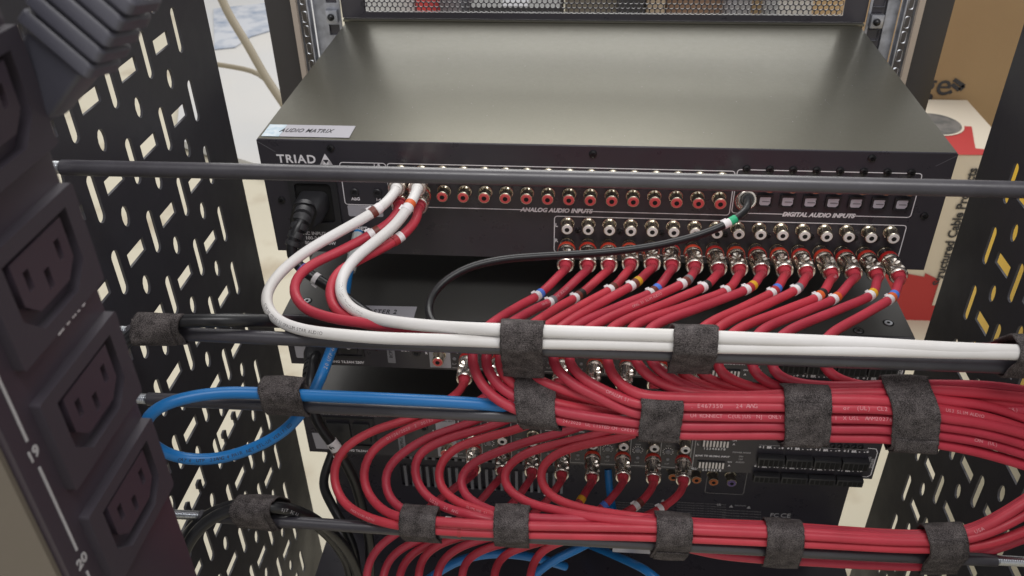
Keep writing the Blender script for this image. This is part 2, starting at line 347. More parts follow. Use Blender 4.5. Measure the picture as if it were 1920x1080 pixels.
# ================================================================== shared hardware
def colour_copy(me, m): c = me.copy(); c.materials.clear(); c.materials.append(m); return c
me_collar = lathe([(0, 0.0046), (0.0012, 0.0046), (0.0013, 0.0042), (0.002, 0.0036), (0.0048, 0.0034), (0.0052, 0.0039), (0.0090, 0.0040), (0.0094, 0.0037), (0.0094, 0.0033), (0.0088, 0.0033)], 20)
me_insul = lathe([(0.0080, 0.0035), (0.0094, 0.0035), (0.0099, 0.0031), (0.0099, 0.0016), (0.0070, 0.0015)], 18)
me_hole = lathe([(0.0095, 0.00155), (0.01005, 0.00155)], 12)
INS = {}
def rca(x, z, y, parent, colour):
    j = put('rca_jack', me_collar, M_jack, parent, Matrix.Translation((x, y, z)))
    if colour not in INS: INS[colour] = colour_copy(me_insul, {'red': M_insr, 'white': M_insw, 'orange': M_inso, 'purple': M_insp}[colour])
    put('insulator', INS[colour], None, j, Matrix.Translation((x, y, z)))
    put('socket_hole', me_hole, M_dark, j, Matrix.Translation((x, y, z)))
    return j
def scr(r=0.0026):
    bm = B(); n = 16; prev = None
    for d, q in ((0, r), (0.0007, r * 0.96), (0.0011, r * 0.7), (0.0012, r * 0.45), (0.0005, r * 0.40)):
        ring = [bm.verts.new((q * math.cos(2 * math.pi * k / n), -d, q * math.sin(2 * math.pi * k / n))) for k in range(n)]
        if prev:
            for k in range(n): bm.faces.new((prev[k], prev[(k + 1) % n], ring[(k + 1) % n], ring[k]))
        prev = ring
    bm.faces.new(prev)
    box(bm, -r * 0.62, r * 0.62, -0.0013, -0.0004, -r * 0.10, r * 0.10)
    return done(bm, 'screw', True)
me_screw = scr(); me_screw_s = scr(0.0020)
def screw(x, z, y, parent, small=False): return put('screw', me_screw_s if small else me_screw, M_screw, parent, Matrix.Translation((x, y, z)))
def line(bm, x0, z0, x1, z1, y, w_=0.0006):
    dx, dz = x1 - x0, z1 - z0; L = math.hypot(dx, dz); nx, nz = -dz / L * w_ / 2, dx / L * w_ / 2
    v = [bm.verts.new((a + s * nx, y - 0.00015, b + s * nz)) for a, b, s in ((x0, z0, 1), (x0, z0, -1), (x1, z1, -1), (x1, z1, 1))]
    bm.faces.new(v)
def polyline(pts, y, w_=0.0006, bm=None):
    bm = bm or B()
    for a, b in zip(pts, pts[1:]): line(bm, *a, *b, y, w_)
    return bm
def rr_line(x0, x1, z0, z1, y, r=0.002, gap=None, bm=None):   # outline with optional gap in the bottom edge
    pts = rrect((x0 + x1) / 2, (z0 + z1) / 2, x1 - x0, z1 - z0, r, 4); bm = bm or B()
    for a, b in zip(pts, pts[1:] + pts[:1]):
        if gap and abs(a[1] - z0) < 1e-6 and abs(b[1] - z0) < 1e-6:
            lo, hi = min(a[0], b[0]), max(a[0], b[0]); line(bm, lo, z0, gap[0], z0, y); line(bm, gap[1], z0, hi, z0, y)
        else: line(bm, *a, *b, y)
    return bm
def textat(s, x, z, size, y, parent, m=None, shear=0, bold=0, rz=0, spacing=1.0, name='lettering'):
    me = text(s, size, shear, bold, spacing).copy(); me.materials.clear()
    return put(name, me, m or M_ink, parent, BACK(x, y - 0.0001, z, rz))

# ================================================================== the audio matrix
mx = thing('audio_matrix', 'topmost black device with wide satin lid and long rows of round jacks', 'audio device', (0, 0.12, -0.0847))
bm = B(); box(bm, -0.22, 0.22, 0.0018, 0.2455, -0.0012, 0.0); put('lid', done(bm, 'lid', True, 0.0005), M_lid, mx)
put('chassis', boxme(-0.2185, 0.2185, 0.003, 0.245, -0.0845, -0.0016), M_panel, mx)
put('side_wall', boxme(-0.22, -0.2186, 0.0018, 0.2455, -0.0843, -0.0016), M_panel, mx)
put('side_wall', boxme(0.2186, 0.22, 0.0018, 0.2455, -0.0843, -0.0016), M_panel, mx)
pts = [(-0.22, -0.0003), (-0.22, -0.0835), (-0.2185, -0.0847), (-0.208, -0.0847), (-0.205, -0.0790), (0.194, -0.0790), (0.1965, -0.0838), (0.215, -0.0847), (0.2185, -0.0838), (0.22, -0.082), (0.22, -0.0003)]
pts = [(-0.22, -0.0003), (-0.22, -0.0847), (0.22, -0.0847), (0.22, -0.0003)]
rp = plate(pts, [], 0.0015)
put('rear_panel', rp, M_panel, mx, Matrix.Translation((0, 0.0016, 0)) @ Matrix.Rotation(R(90), 4, 'X'))
bm = B(); sweep(bm, [Vector((-0.2195, 0.0014, -0.0007)), Vector((0.2195, 0.0014, -0.0007))], 0.0009, 8); put('folded_edge', done(bm, 'e', True), M_panel, mx)
for s in (-1, 1):
    bm = polyline([(s * 0.2195, -0.0012), (s * 0.2085, -0.0085)], 0, 0.00025); put('corner_seam', done(bm), M_gray, mx)
for x, z in ((-0.1713, -0.0051), (-0.0018, -0.0053), (0.1695, -0.0042), (0.2103, -0.0437), (-0.2105, -0.0443)): screw(x, z, 0, mx)
for k in range(8): screw(0.0948 + k * 0.01434, -0.0133, 0, mx)
for k in range(16):
    x = -0.0987 - 2 * 0.01374 + k * 0.01374
    rca(x, -0.0200, 0, mx, 'white'); rca(x, -0.0338 + 0.0, 0, mx, 'red')
XL = [-0.0170 + k * 0.01391 for k in range(16)]
ZL = -0.0560; ZR = -0.0717
for k, x in enumerate(XL):
    rca(x, ZL + 0.0003 + 0.0027 * 0, 0, mx, 'white'); rca(x, ZR, 0, mx, 'red')
for k in (0, 2, 4, 7, 9, 11, 13, 14): screw(XL[k] + 0.0070, ZL - 0.0055, 0, mx, True)
for k in range(8):       # optical inputs with white shutters, orange coax jacks above them
    x = 0.0950 + k * 0.01418
    rca(x, -0.0212, 0, mx, 'orange')
    if k == 0: rca(x, -0.0345, 0, mx, 'red'); continue
    fr = plate(rrect(0, 0, 0.0098, 0.0088, 0.0006), [rrect(0, -0.0003, 0.0074, 0.0066, 0.001)], 0.0016)
    o = put('optical_input', fr, M_plast, mx, BACK(x, -0.0003, -0.0350))
    put('shutter', plate([(-0.0034, 0.0026), (-0.0034, -0.0022), (-0.0025, -0.0031), (0.0022, -0.0031), (0.0034, -0.0016), (0.0034, 0.0004), (0.0029, 0.0009), (0.0034, 0.0014), (0.0034, 0.0029)], [], 0.0006), M_shut, o, BACK(x, -0.0006, -0.0352))
    put('shutter_slot', boxme(x - 0.0018, x + 0.0028, -0.00150, -0.00125, -0.0357, -0.0352), M_gray, o)
# silk-screened frames and words
bm = rr_line(-0.1668, -0.1362, -0.0462, -0.0150, 0); rr_line(-0.1352, 0.0880, -0.0468, -0.0150, 0, gap=(-0.0425, -0.0070), bm=bm)
rr_line(0.0893, 0.2020, -0.0450, -0.0138, 0, gap=(0.1265, 0.1625), bm=bm)
rr_line(-0.0257, 0.2012, -0.0790, -0.0510, 0, bm=bm)
put('printed_frame', done(bm), M_ink, mx)
textat('TRIAD', -0.1953, -0.0136, 0.0082, 0, mx, bold=0.0002, spacing=1.15)
bm = B()
for q in ([(-0.0042, -0.0030), (0.0042, -0.0030), (0, 0.0045)],): pass
tri = plate([(-0.0044, -0.0034), (0.0044, -0.0034), (0, 0.0046)], [[(-0.0020, 0.0002), (0.0020, 0.0002), (0, -0.0028)]], 0.00012)
put('triangle_logo', tri, M_ink, mx, BACK(-0.1757, -0.0001, -0.0136))
bm = B()
for k in range(4): line(bm, -0.1757 - 0.0042, -0.0168 + k * 0.0008, -0.1757 - 0.0019 + 0.0003 * k - 0.0002, -0.0168 + k * 0.0008, -0.0002, 0.0002); line(bm, -0.1757 + 0.0019 - 0.0003 * k + 0.0002, -0.0168 + k * 0.0008, -0.1757 + 0.0042, -0.0168 + k * 0.0008, -0.0002, 0.0002)
put('logo_stripes', done(bm), M_panel, mx)
textat('1-8', -0.1423, -0.0170, 0.0035, 0, mx, bold=0.0001)
textat('ANALOG AUDIO INPUTS', -0.0247, -0.0468, 0.0042, 0, mx, shear=0.25, bold=0.0002)
textat('DIGITAL AUDIO INPUTS', 0.1444, -0.0452, 0.0042, 0, mx, shear=0.25, bold=0.0002)
textat('L', -0.0243, -0.0580, 0.0036, 0, mx, bold=0.0001); textat('R', -0.0243, -0.0700, 0.0036, 0, mx, bold=0.0001)
textat('ETHERNET', -0.1640, -0.0652, 0.0042, 0, mx, bold=0.00012)
textat('ABG', -0.1592, -0.0420, 0.0030, 0, mx, bold=0.00012); textat('1-4', -0.1437, -0.0420, 0.0026, 0, mx, bold=0.0001)
textat('AC INPUT', -0.1915, -0.0700, 0.0036, 0, mx, bold=0.0001); textat('100-240V~', -0.1905, -0.0738, 0.0036, 0, mx, bold=0.0001)
textat('50/60Hz, 100W', -0.1885, -0.0777, 0.0034, 0, mx, bold=0.0001)
me_mini = lathe([(0, 0.0030), (0.0010, 0.0030), (0.0014, 0.0026), (0.0014, 0.0017), (0.0002, 0.0016)], 18)
for x in (-0.1593, -0.1437): put('mini_jack', me_mini, M_plast, mx, Matrix.Translation((x, 0, -0.0367)))
put('serial_sticker', plate(rrect(0, 0, 0.0240, 0.0085, 0.0012), [], 0.0002), M_label, mx, BACK(-0.1535, -0.0001, -0.0510))
for i, s in enumerate(('MAC ID', '000FFF1')): textat(s, -0.1530, -0.0495 - 0.0028 * i, 0.0022, -0.0003, mx, M_ink3)
put('ethernet_port', boxme(-0.1665, -0.1520, -0.0020, 0.0004, -0.0800, -0.0690), M_plast, mx)
# power inlet
fr = plate(rrect(0, 0, 0.0330, 0.0440, 0.003), [rrect(0, 0, 0.0250, 0.0300, 0.003)], 0.0022)
put('power_inlet', fr, M_plast, mx, BACK(-0.1870, -0.0001, -0.0450))
put('inlet_recess', boxme(-0.1990, -0.1750, -0.0009, -0.0003, -0.059, -0.031), M_dark, mx)
# sticker on the lid
lb = thing('device_label', 'pale sticker reading AUDIO MATRIX on the left front corner of the satin lid', 'sticker', (-0.19, 0.0135, 0))
put('paper', boxme(-0.2060, -0.1595, 0.0045, 0.0230, 0.0003, 0.0005), M_label, lb)
put('blue_end', boxme(-0.2180, -0.2062, 0.0045, 0.0230, 0.0003, 0.0005), M_labelb, lb)
me = text('AUDIO MATRIX', 0.0046, 0.25, 0.00004, 1.1).copy(); put('lettering', me, M_black_ink, lb, MX((-0.1905, 0.0137, 0.0006), (1, 0, 0), (0, 1, 0)) @ Matrix.Diagonal((1, 1.75, 1, 1)))
# small dust specks on the lid
bm = B()
for _ in range(90):
    x = random.uniform(-0.21, 0.21); y = random.uniform(0.01, 0.24); s = random.uniform(0.00008, 0.00022)
    box(bm, x - s, x + s, y - s, y + s, 0.0001, 0.00025)
put('dust', done(bm), M_label, mx, kind='stuff')
bm = B()
for _ in range(7):
    x = random.uniform(-0.18, 0.18); y = random.uniform(0.02, 0.22); a = random.uniform(0, 3.14); L = random.uniform(0.003, 0.012); w_ = 0.00006
    u = Vector((math.cos(a), math.sin(a), 0)) * L; v = Vector((-math.sin(a), math.cos(a), 0)) * w_
    bm.faces.new([bm.verts.new(Vector((x, y, 0.00012)) + q) for q in (v, u + v, u - v, -v)])
put('scratches', done(bm), M_gray, mx, kind='stuff')

# ================================================================== amplifiers
me_wash = lathe([(0.0001, 0.0028), (0.0005, 0.0026)], 18); me_sink = lathe([(0.00005, 0.0037), (0.0002, 0.0037)], 18); me_sock = lathe([(0.0004, 0.0012), (0.0006, 0.0012)], 6)
def amp(zt, label, which):
    t = thing('amplifier', label, 'amplifier', (0, 0.1, zt - 0.0434), 'low black multichannel amplifiers')
    Y = -0.030; H = 0.0434
    bm = B(); box(bm, -0.2140, 0.2140, Y + 0.0015, 0.2400, zt - 0.0012, zt); put('lid', done(bm, 'lid', True, 0.0004), M_lid2, t)
    put('chassis', boxme(-0.2125, 0.2125, Y + 0.003, 0.2390, zt - H + 0.001, zt - 0.0014), M_panel, t)
    put('rear_panel', boxme(-0.2140, 0.2140, Y, Y + 0.0014, zt - H, zt - 0.0003), M_panel, t)
    for x, y in ((-0.2010, -0.012), (0.2010, -0.014), (0.1790, -0.034), (-0.1790, -0.020)):
        Ms = Matrix.Translation((x, max(y, -0.024), zt)) @ Matrix.Rotation(R(-90), 4, 'X')
        s = put('lid_screw', me_wash, M_thread, t, Ms)
        put('screw_recess', me_sink, M_dark, s, Ms); put('hex_socket', me_sock, M_dark, s, Ms)
    c = lambda dz: zt - dz
    fr = plate(rrect(0, 0, 0.040, 0.030, 0.001), [rrect(0, 0, 0.037, 0.027, 0.001)], 0.0010)
    put('power_inlet', fr, M_plast, t, BACK(-0.1790, Y - 0.0001, c(0.020)))
    put('power_socket', boxme(-0.1960, -0.1780, Y - 0.0025, Y - 0.0001, c(0.032), c(0.010), 0.0006), M_plast, t)
    rk = put('rocker_switch', boxme(-0.1755, -0.1630, Y - 0.0022, Y - 0.0001, c(0.030), c(0.010), 0.0006), M_plast, t)
    textat('O', -0.1690, c(0.0250), 0.0044, Y - 0.0023, t); textat('I', -0.1695, c(0.0195), 0.0036, Y - 0.0023, t)
    put('barcode_sticker', plate([(-0.0052, 0.0080), (0.0036, 0.0080), (0.0066, -0.0086), (-0.0040, -0.0086)] if which == 2 else rrect(0, 0, 0.0105, 0.0135, 0.0012), [], 0.0002), M_label, t, BACK(-0.2040, Y - 0.0001, c(0.0310)))
    textat('. AC POWER 100V-240V ~50-60Hz 130W', -0.1750, c(0.0020), 0.0031, Y, t, bold=0.00008)
    textat('FUSE RATING T6.3AH 250V', -0.1780, c(0.0400), 0.0030, Y, t, bold=0.00008)
    textat('IN' if which == 2 else 'OUT', -0.1290, c(0.0270 if which == 1 else 0.0105), 0.0032, Y, t, bold=0.0001)
    put('mini_jack', me_mini, M_plast, t, Matrix.Translation((-0.1210, Y, c(0.0285 if which == 1 else 0.0120))))
    put('asset_strip', plate(rrect(0, 0, 0.0055, 0.0200, 0.0006), [], 0.0002), M_gray if which == 1 else M_gray, t, BACK(-0.1395, Y - 0.0001, c(0.0290)))
    textat('RCPS-2', -0.1395, c(0.0290), 0.0034, Y - 0.0003, t, M_black_ink, rz=90)
    put('white_patch', plate(rrect(0, 0, 0.0150, 0.0400), [], 0.0002), M_label, t, BACK(-0.1045, Y - 0.0001, c(0.0215)))
    textat('GLOBAL OUT', -0.1045, c(0.0042), 0.0022, Y - 0.0003, t, M_black_ink)
    rca(-0.1045, c(0.0155), Y - 0.0002, t, 'white'); rca(-0.1045, c(0.0290), Y - 0.0002, t, 'red')
    textat('R', -0.1140, c(0.0290), 0.0026, Y, t, bold=0.0001); textat('L', -0.1140, c(0.0150), 0.0026, Y, t, bold=0.0001)
    fb = B(); tk = B()
    line(fb, -0.0960, c(0.0412), 0.0815, c(0.0412), Y)
    for k in range(8):
        xp = -0.0834 + 0.0224 * k; xk = xp - 0.0112 + 0.0
        line(fb, xp + 0.0058, c(0.0412), xp + 0.0058, c(0.003), Y)
        rca(xp, c(0.0136), Y, t, 'white'); rca(xp, c(0.0255), Y, t, 'red')
        textat(str(k + 1), xk + 0.0000, c(0.0052), 0.0040, Y, t, bold=0.0001)
        line(tk, xk - 0.0025, c(0.0090), xk + 0.0045, c(0.0090), Y, 0.0006)
        kn = put('gain_knob', lathe([(0, 0.0022), (0.0006, 0.0022), (0.0010, 0.0019), (0.0010, 0.0004), (0.0009, 0.0003)], 14) if k == 0 and which == 1 else KN[0], M_gray, t, Matrix.Translation((xk, Y, c(0.0250))))
        if not KN: KN.append(kn.data)
        for a in range(11):
            an = R(225 - 27 * a); line(tk, xk + 0.0030 * math.cos(an), c(0.0250) + 0.0030 * math.sin(an), xk + 0.0042 * math.cos(an), c(0.0250) + 0.0042 * math.sin(an), Y, 0.00045)
        led = put('clip_light', KN[0], M_gray, t, Matrix.Translation((xk + 0.0004, Y, c(0.0330))) @ Matrix.Scale(0.6, 4))
        textat('GAIN', xk, c(0.0192), 0.0016, Y, t, M_ink3); textat('CLIP', xk, c(0.0378), 0.0018, Y, t, M_ink3)
    line(fb, 0.0815, c(0.0412), 0.0815, c(0.003), Y)
    for a, b in ((-0.0950, -0.0700), (-0.0480, -0.0260), (-0.0020, 0.0200), (0.0430, 0.0800)):
        box(fb, a, b, Y - 0.0002, Y - 0.0001, c(0.0030), c(0.0008))
    put('printed_frame', done(fb), M_ink3, t); put('knob_ticks', done(tk), M_ink, t)
    for (x0, dz, nums) in ((0.0868, 0.0140, '12345678'), (0.0860, 0.0362, '2345678')):
        d = put('switch_bank', boxme(x0 - 0.0012, x0 + 0.0190, Y - 0.0008, Y - 0.0001, c(dz + 0.0036), c(dz - 0.0036)), M_plast, t)
        for k in range(8): put('dip_switch', boxme(x0 + k * 0.00245, x0 + k * 0.00245 + 0.0013, Y - 0.0016, Y - 0.0008, c(dz + 0.0028), c(dz - 0.0028)), M_insw, d)
        textat(' '.join(nums), x0 + 0.009 + (0.0012 if len(nums) == 7 else 0), c(dz + 0.0060), 0.0030, Y, t, M_ink, bold=0.00006, spacing=0.92)
        textat('ON', x0 + 0.0225, c(dz - 0.0034), 0.0020, Y, t); textat('^', x0 + 0.0225, c(dz + 0.0010), 0.0036, Y, t, bold=0.0001)
    textat('LINK TO GLOBAL INPUT', 0.0955, c(0.0275), 0.0022, Y, t, shear=0.2, bold=0.00006)
    textat('ALL/', 0.0828, c(0.0415), 0.0026, Y, t, shear=0.3, bold=0.00006)
    for i, s in enumerate(('POWER MODE', 'ON', '12V', 'AUDIO')): textat(s, 0.1160, c(0.0225 + 0.0030 * i + (0.001 if i else 0)), 0.0020, Y, t, M_ink3, bold=0.00004)
    textat('L', 0.0835, c(0.0160), 0.0030, Y, t); textat('R', 0.0832, c(0.0280), 0.0030, Y, t)
    # speaker terminal blocks: two rows of four five-way plugs
    for (dz, zl, xs, h) in ((0.0262, 0.0160, 0.1275, 0.0042), (0.0440, 0.0358, 0.1268, 0.0034)):
        for k in range(4):
            x0 = xs + 0.0202 * k
            tb = put('terminal_block', boxme(x0, x0 + 0.0192, Y - 0.0055, Y - 0.0001, c(dz + h), c(dz - h), 0.0006), M_plast, t)
            for q in range(5): put('wire_hole', boxme(x0 + 0.0012 + q * 0.0035, x0 + 0.0038 + q * 0.0035, Y - 0.0058, Y - 0.0050, c(dz + h - 0.0012), c(dz - h + 0.0016)), M_dark, tb)
            fb2 = B(); line(fb2, x0, c(zl - 0.0022), x0 + 0.0175, c(zl - 0.0022), Y, 0.00035)
            put('printed_frame', done(fb2), M_ink3, t)
            textat('+ 1  BR  -   - +', x0 + 0.0090, c(zl), 0.0030, Y, t, M_ink, bold=0.00016)
    fb = polyline([(0.2045, c(0.0119)), (0.2105, c(0.0124)), (0.2122, c(0.0160)), (0.2122, c(0.0390)), (0.2100, c(0.0412)), (0.2060, c(0.0412))], Y)
    put('printed_frame', done(fb), M_ink, t)
    textat('ZONES', 0.2106, c(0.0270), 0.0030, Y - 0.0002, t, M_ink3, rz=90, bold=0.0001)
    textat('ASSIGNING', 0.2080, c(0.0270), 0.0026, Y - 0.0002, t, M_ink3, rz=90, bold=0.0001)
    for k in range(9): put('terminal_screw', me_screw_s, M_insw if k > 5 else M_gray, t, Matrix.Translation((0.1595 + 0.0050 * k, Y - 0.0004, c(0.0108))))
    return t
KN = []
A1 = -0.1190; A2 = A1 - 0.0889
amp(A1, 'upper black amplifier directly beneath the audio matrix, its lid carrying the AMP METER 2 style sticker', 1)
amp(A2, 'lower black amplifier with numbered inputs, switch banks and terminal blocks', 2)
for o in bpy.data.objects:
    if o.get('label', '').startswith('upper black amplifier'): o['label'] = 'upper black amplifier directly beneath the audio matrix, partly hidden by the white cables'
lb = thing('device_label', 'pale sticker ending in a 2 behind the inner white cable on the lower lid', 'sticker', at(715, 583, -0.015))
a, b, c_, d_ = atz(640, 572, A1 + 0.0005), atz(782, 575, A1 + 0.0005), atz(775, 598, A1 + 0.0005), atz(648, 596, A1 + 0.0005)
bm = B(); vs = [bm.verts.new(p) for p in (d_, c_, b, a)]; bm.faces.new(vs); r_ = bmesh.ops.extrude_face_region(bm, geom=bm.faces[:])
for v in [g for g in r_['geom'] if isinstance(g, bmesh.types.BMVert)]: v.co.z -= 0.0002
put('paper', done(bm), M_label, lb)
me = text('MASTER 2', 0.0050, 0.1, 0.00004, 1.15).copy(); put('lettering', me, M_black_ink, lb, MX((a + b + c_ + d_) / 4 + Vector((0.0, 0, 0.0002)), c_ - d_, (0, 1, 0)) @ Matrix.Diagonal((1, 1.4, 1, 1)))

# ================================================================== larger device below and the one under it
dv = thing('home_theatre_unit', 'large dark unit below the amplifiers with vent slots and coloured sockets', 'audio device', (0, 0.1, -0.36))
put('chassis', boxme(-0.212, 0.212, 0.0012, 0.236, -0.352, -0.262), M_panel, dv)
sl = [rrect(-0.150 + 0.0062 * k, -0.0135, 0.0030, 0.0150) for k in range(22)] + [rrect(-0.150 + 0.0062 * k, -0.0405, 0.0030, 0.0250) for k in range(22)]
put('rear_panel', plate(rrect(0, -0.045, 0.4240, 0.0900), sl, 0.0012), M_panel, dv, BACK(0, 0.0, -0.262))
bm = B()
for k in range(22):
    for zz, hh in ((-0.0135, 0.0140), (-0.0405, 0.0240)): box(bm, -0.1485 + 0.0062 * k, -0.1450 + 0.0062 * k - 0.0012, -0.0028, -0.0003, -0.262 + zz - hh / 2, -0.262 + zz + hh / 2)
put('vent_fin', done(bm), M_gray, dv, kind='stuff')
for (x, y, c_) in ((1306, 900, 'orange'), (1338, 904, 'orange'), (1372, 906, 'purple'), (1262, 895, 'orange')):
    p = at(x, y, -0.0105); rca(p.x, p.z, -0.0013, dv, c_)
p0, p1 = at(1322, 915, 0), at(1393, 925, 0)
put('printed_frame', done(rr_line(p0.x, p1.x, p1.z, p0.z + 0.03, -0.0013)), M_inkd, dv)
def dtext(s, x, y, size, m=None, **k):
    p = at(x, y, -0.0013); textat(s, p.x, p.z, size, -0.0013, dv, m or M_inkd, **k)
for i in range(6):
    dtext('THIS DEVICE COMPLIES WITH PART 15 OF THE FCC RULES AND', 1315, 944 + i * 4.6, 0.0014)
    dtext('CAUTION RISK OF ELECTRIC SHOCK DO NOT OPEN', 1188, 943 + i * 4.6, 0.0014)
    if i < 4: dtext('WARNING SHOCK HAZARD AVIS RISQUE', 1390, 958 + i * 5, 0.0017)
for x, y in ((1203, 937), (1243, 938), (1371, 949), (1404, 951)):
    p = at(x, y, -0.0013); put('warning_triangle', plate([(-0.0017, -0.0014), (0.0017, -0.0014), (0, 0.0016)], [], 0.0001), M_ink3, dv, BACK(p.x, -0.0014, p.z))
dtext('CAUTION', 1388, 948, 0.0020, M_ink3); dtext('UL', 1348, 946, 0.0030, M_ink3, bold=0.0001)
dtext('CE', 1473, 967, 0.0070, M_ink3, bold=0.00005); dtext('FC', 1452, 966, 0.0062, M_ink3, bold=0.00005)
dv2 = thing('rack_unit', 'dark slim unit at the bottom edge with a blank white sticker on its rear edge', 'audio device', (0, 0.1, -0.43))
put('lid', boxme(-0.214, 0.214, -0.078, 0.236, -0.3065 - 0.048, -0.3045 - 0.048, 0.0004), M_panel, dv2)
put('chassis', boxme(-0.212, 0.212, -0.076, 0.234, -0.372, -0.355), M_panel, dv2)
p0 = at(1192, 1033, -0.0782); put('white_sticker', boxme(p0.x - 0.017, p0.x + 0.017, -0.0785, -0.0781, p0.z - 0.0022, p0.z + 0.0022), M_label, dv2)
dv3 = thing('rack_unit', 'lowest unit whose satin lid shows greenish below the lowest rod at the left', 'audio device', (0, 0.1, -0.48))
put('lid', boxme(-0.214, 0.214, -0.05, 0.236, -0.432, -0.430, 0.0004), M_lid, dv3)
put('chassis', boxme(-0.212, 0.212, -0.048, 0.234, -0.474, -0.433), M_panel, dv3)

# ================================================================== lacing rods
RODC = {}
def rod(key, z, zmid, label, sl=-0.234):
    t = thing('lacing_rod', label, 'rod', (0, -0.162, z), 'horizontal lacing rods behind the devices')
    def zz(x): return z + (zmid - z) * (1 - (x / 0.235) ** 2)
    C = [Vector((x, -0.162, zz(x))) for x in [sl + (0.234 - sl) * k / 40 for k in range(41)]]
    RODC[key] = C
    put('sleeve', tube(C, 0.00365, 20), M_rod, t)
    for s in (-1, 1):
        bm = B(); n = 14; ring = None; k = 0; x = 0.2335 if s > 0 else sl + 0.0005
        while abs(x) < 0.262:
            q = 0.00300 if k % 2 else 0.00252
            rg = [bm.verts.new((x + s * 0.0005 * a / n, -0.162 + q * math.cos(2 * math.pi * a / n), z + q * math.sin(2 * math.pi * a / n))) for a in range(n)]
            if ring:
                for a in range(n): bm.faces.new((ring[a], ring[(a + 1) % n], rg[(a + 1) % n], rg[a]))
            ring = rg; x += s * 0.0005; k += 1
        put('threaded_end', done(bm, 'thr', True), M_thread, t)
        put('hex_nut', lathe([(0, 0.0055), (0.004, 0.0055)], 6), M_thread, t, Matrix.Translation((s * 0.2552 + (0.004 if s < 0 else 0.0), -0.162, z)) @ Matrix.Rotation(R(-90 if s < 0 else -90), 4, 'Z') if False else Matrix.Translation((s * 0.2562, -0.162, z)) @ Matrix.Rotation(R(90 * s), 4, 'Z'))
    return t
rod(1, 0.0600, 0.0603, 'topmost black lacing rod crossing in front of the matrix rear panel, carrying nothing', -0.2462)
rod(2, -0.0345, -0.0356, 'second lacing rod from the top, the white cables are strapped along it', -0.2405)
rod(3, -0.0811, -0.0815, 'third lacing rod from the top, under the blue cable and the thick red bundle', -0.2421)
rod(4, -0.1755, -0.1783, 'lowest lacing rod with shiny threaded ends, under the second red bundle')

# ================================================================== cables
CABLES = {}
def path(pts, step=0.0035): return smoothed(catmull([at(*p) if isinstance(p, tuple) else p for p in pts], step), 3)
def cable(label, cat, pts, r, m, group=None, start=None, key=None, name='cable'):
    C = path(pts)
    if start: C = [Vector(start)] + C
    t = thing(name, label, cat, C[0], group)
    put('jacket', tube(C, r, 12), m, t)
    if key: CABLES[key] = (C, r)
    return t, C
def nearest(C, x, y):
    return min(range(len(C)), key=lambda i: (px(C[i])[0] - x) ** 2 + (px(C[i])[1] - y) ** 2)
def bands(t, C, r, x, y, cols, w_=0.0036):
    # colours run from the far end of the tag towards the plug; C starts at the plug
    i0 = nearest(C, x, y); s = [0]
    for a, b in zip(C, C[1:]): s.append(s[-1] + (b - a).length)
    mid = s[i0]; L = w_ * len(cols)
    def pt(q):
        q = max(0, min(s[-1] - 1e-5, q)); k = max(i for i in range(len(s) - 1) if s[i] <= q); f = (q - s[k]) / max(1e-9, s[k + 1] - s[k]); return C[k].lerp(C[k + 1], f)
    mk = None
    for k, cname in enumerate(reversed(cols)):
        q0 = mid - L / 2 + k * w_; P = [pt(q0 + w_ * j / 4) for j in range(5)]
        o = put('cable_marker', tube(P, r * (1.13 + 0.015 * (k % 2)), 12), BAND[cname], t)
    # loose flag end of the tag
    P = pt(mid + L * 0.35); T = (pt(mid + L * 0.45) - pt(mid + L * 0.25)).normalized(); U = T.cross(Vector((0, -1, 0.6))).normalized()
    if 'white' in cols:
        bm = B(); q = [P - T * 0.0018 + U * r * 1.05, P + T * 0.0018 + U * r * 1.05, P + T * 0.0018 + U * r * 1.50, P - T * 0.0018 + U * r * 1.42]
        f = bm.faces.new([bm.verts.new(v) for v in q]); e = bmesh.ops.extrude_face_region(bm, geom=[f]); N = f.normal if f.normal.length else Vector((0, -1, 0))
        bmesh.ops.translate(bm, vec=T.cross(U) * 0.0003, verts=[g for g in e['geom'] if isinstance(g, bmesh.types.BMVert)])
        put('marker_flag', done(bm), M_tagw, t)
def jprint(t, C, r, s, x, y, size=0.0024, m=None, rev=False, up=(0, -0.75, 0.66)):
    # words printed along the jacket, wrapped letter by letter on the side that faces outwards
    i0 = nearest(C, x, y); L = [0]
    for a, b in zip(C, C[1:]): L.append(L[-1] + (b - a).length)
    q = L[i0]; up = Vector(up).normalized(); bmv = []; fc = []
    D = C if C[min(i0 + 2, len(C) - 1)].x >= C[i0].x else None
    sg = 1 if D else -1
    for ch in s:
        size_ = size * 0.88; adv = size_ * (0.62 if ch != ' ' else 0.5)
        if ch != ' ' and 0 < q < L[-1] - 0.001:
            k = max(i for i in range(len(L) - 1) if L[i] <= q); f = (q - L[k]) / max(1e-9, L[k + 1] - L[k]); P = C[k].lerp(C[k + 1], f)
            T = (C[min(k + 2, len(C) - 1)] - C[max(k - 1, 0)]).normalized() * sg
            N = (up - T * up.dot(T)).normalized(); Mx = Matrix((T, N.cross(T), N)).transposed().to_4x4(); Mx.translation = P + N * (r + 0.00006)
            g = text(ch, size_, 0, 0, 1.0, 0.00004); o = len(bmv)
            bmv += [tuple(Mx @ v.co) for v in g.vertices]; fc += [[o + i for i in p.vertices] for p in g.polygons]
        q += adv * sg
    if not fc: return
    me = bpy.data.meshes.new('print'); me.from_pydata(bmv, [], fc); put('jacket_print', me, m or M_ink2, t)
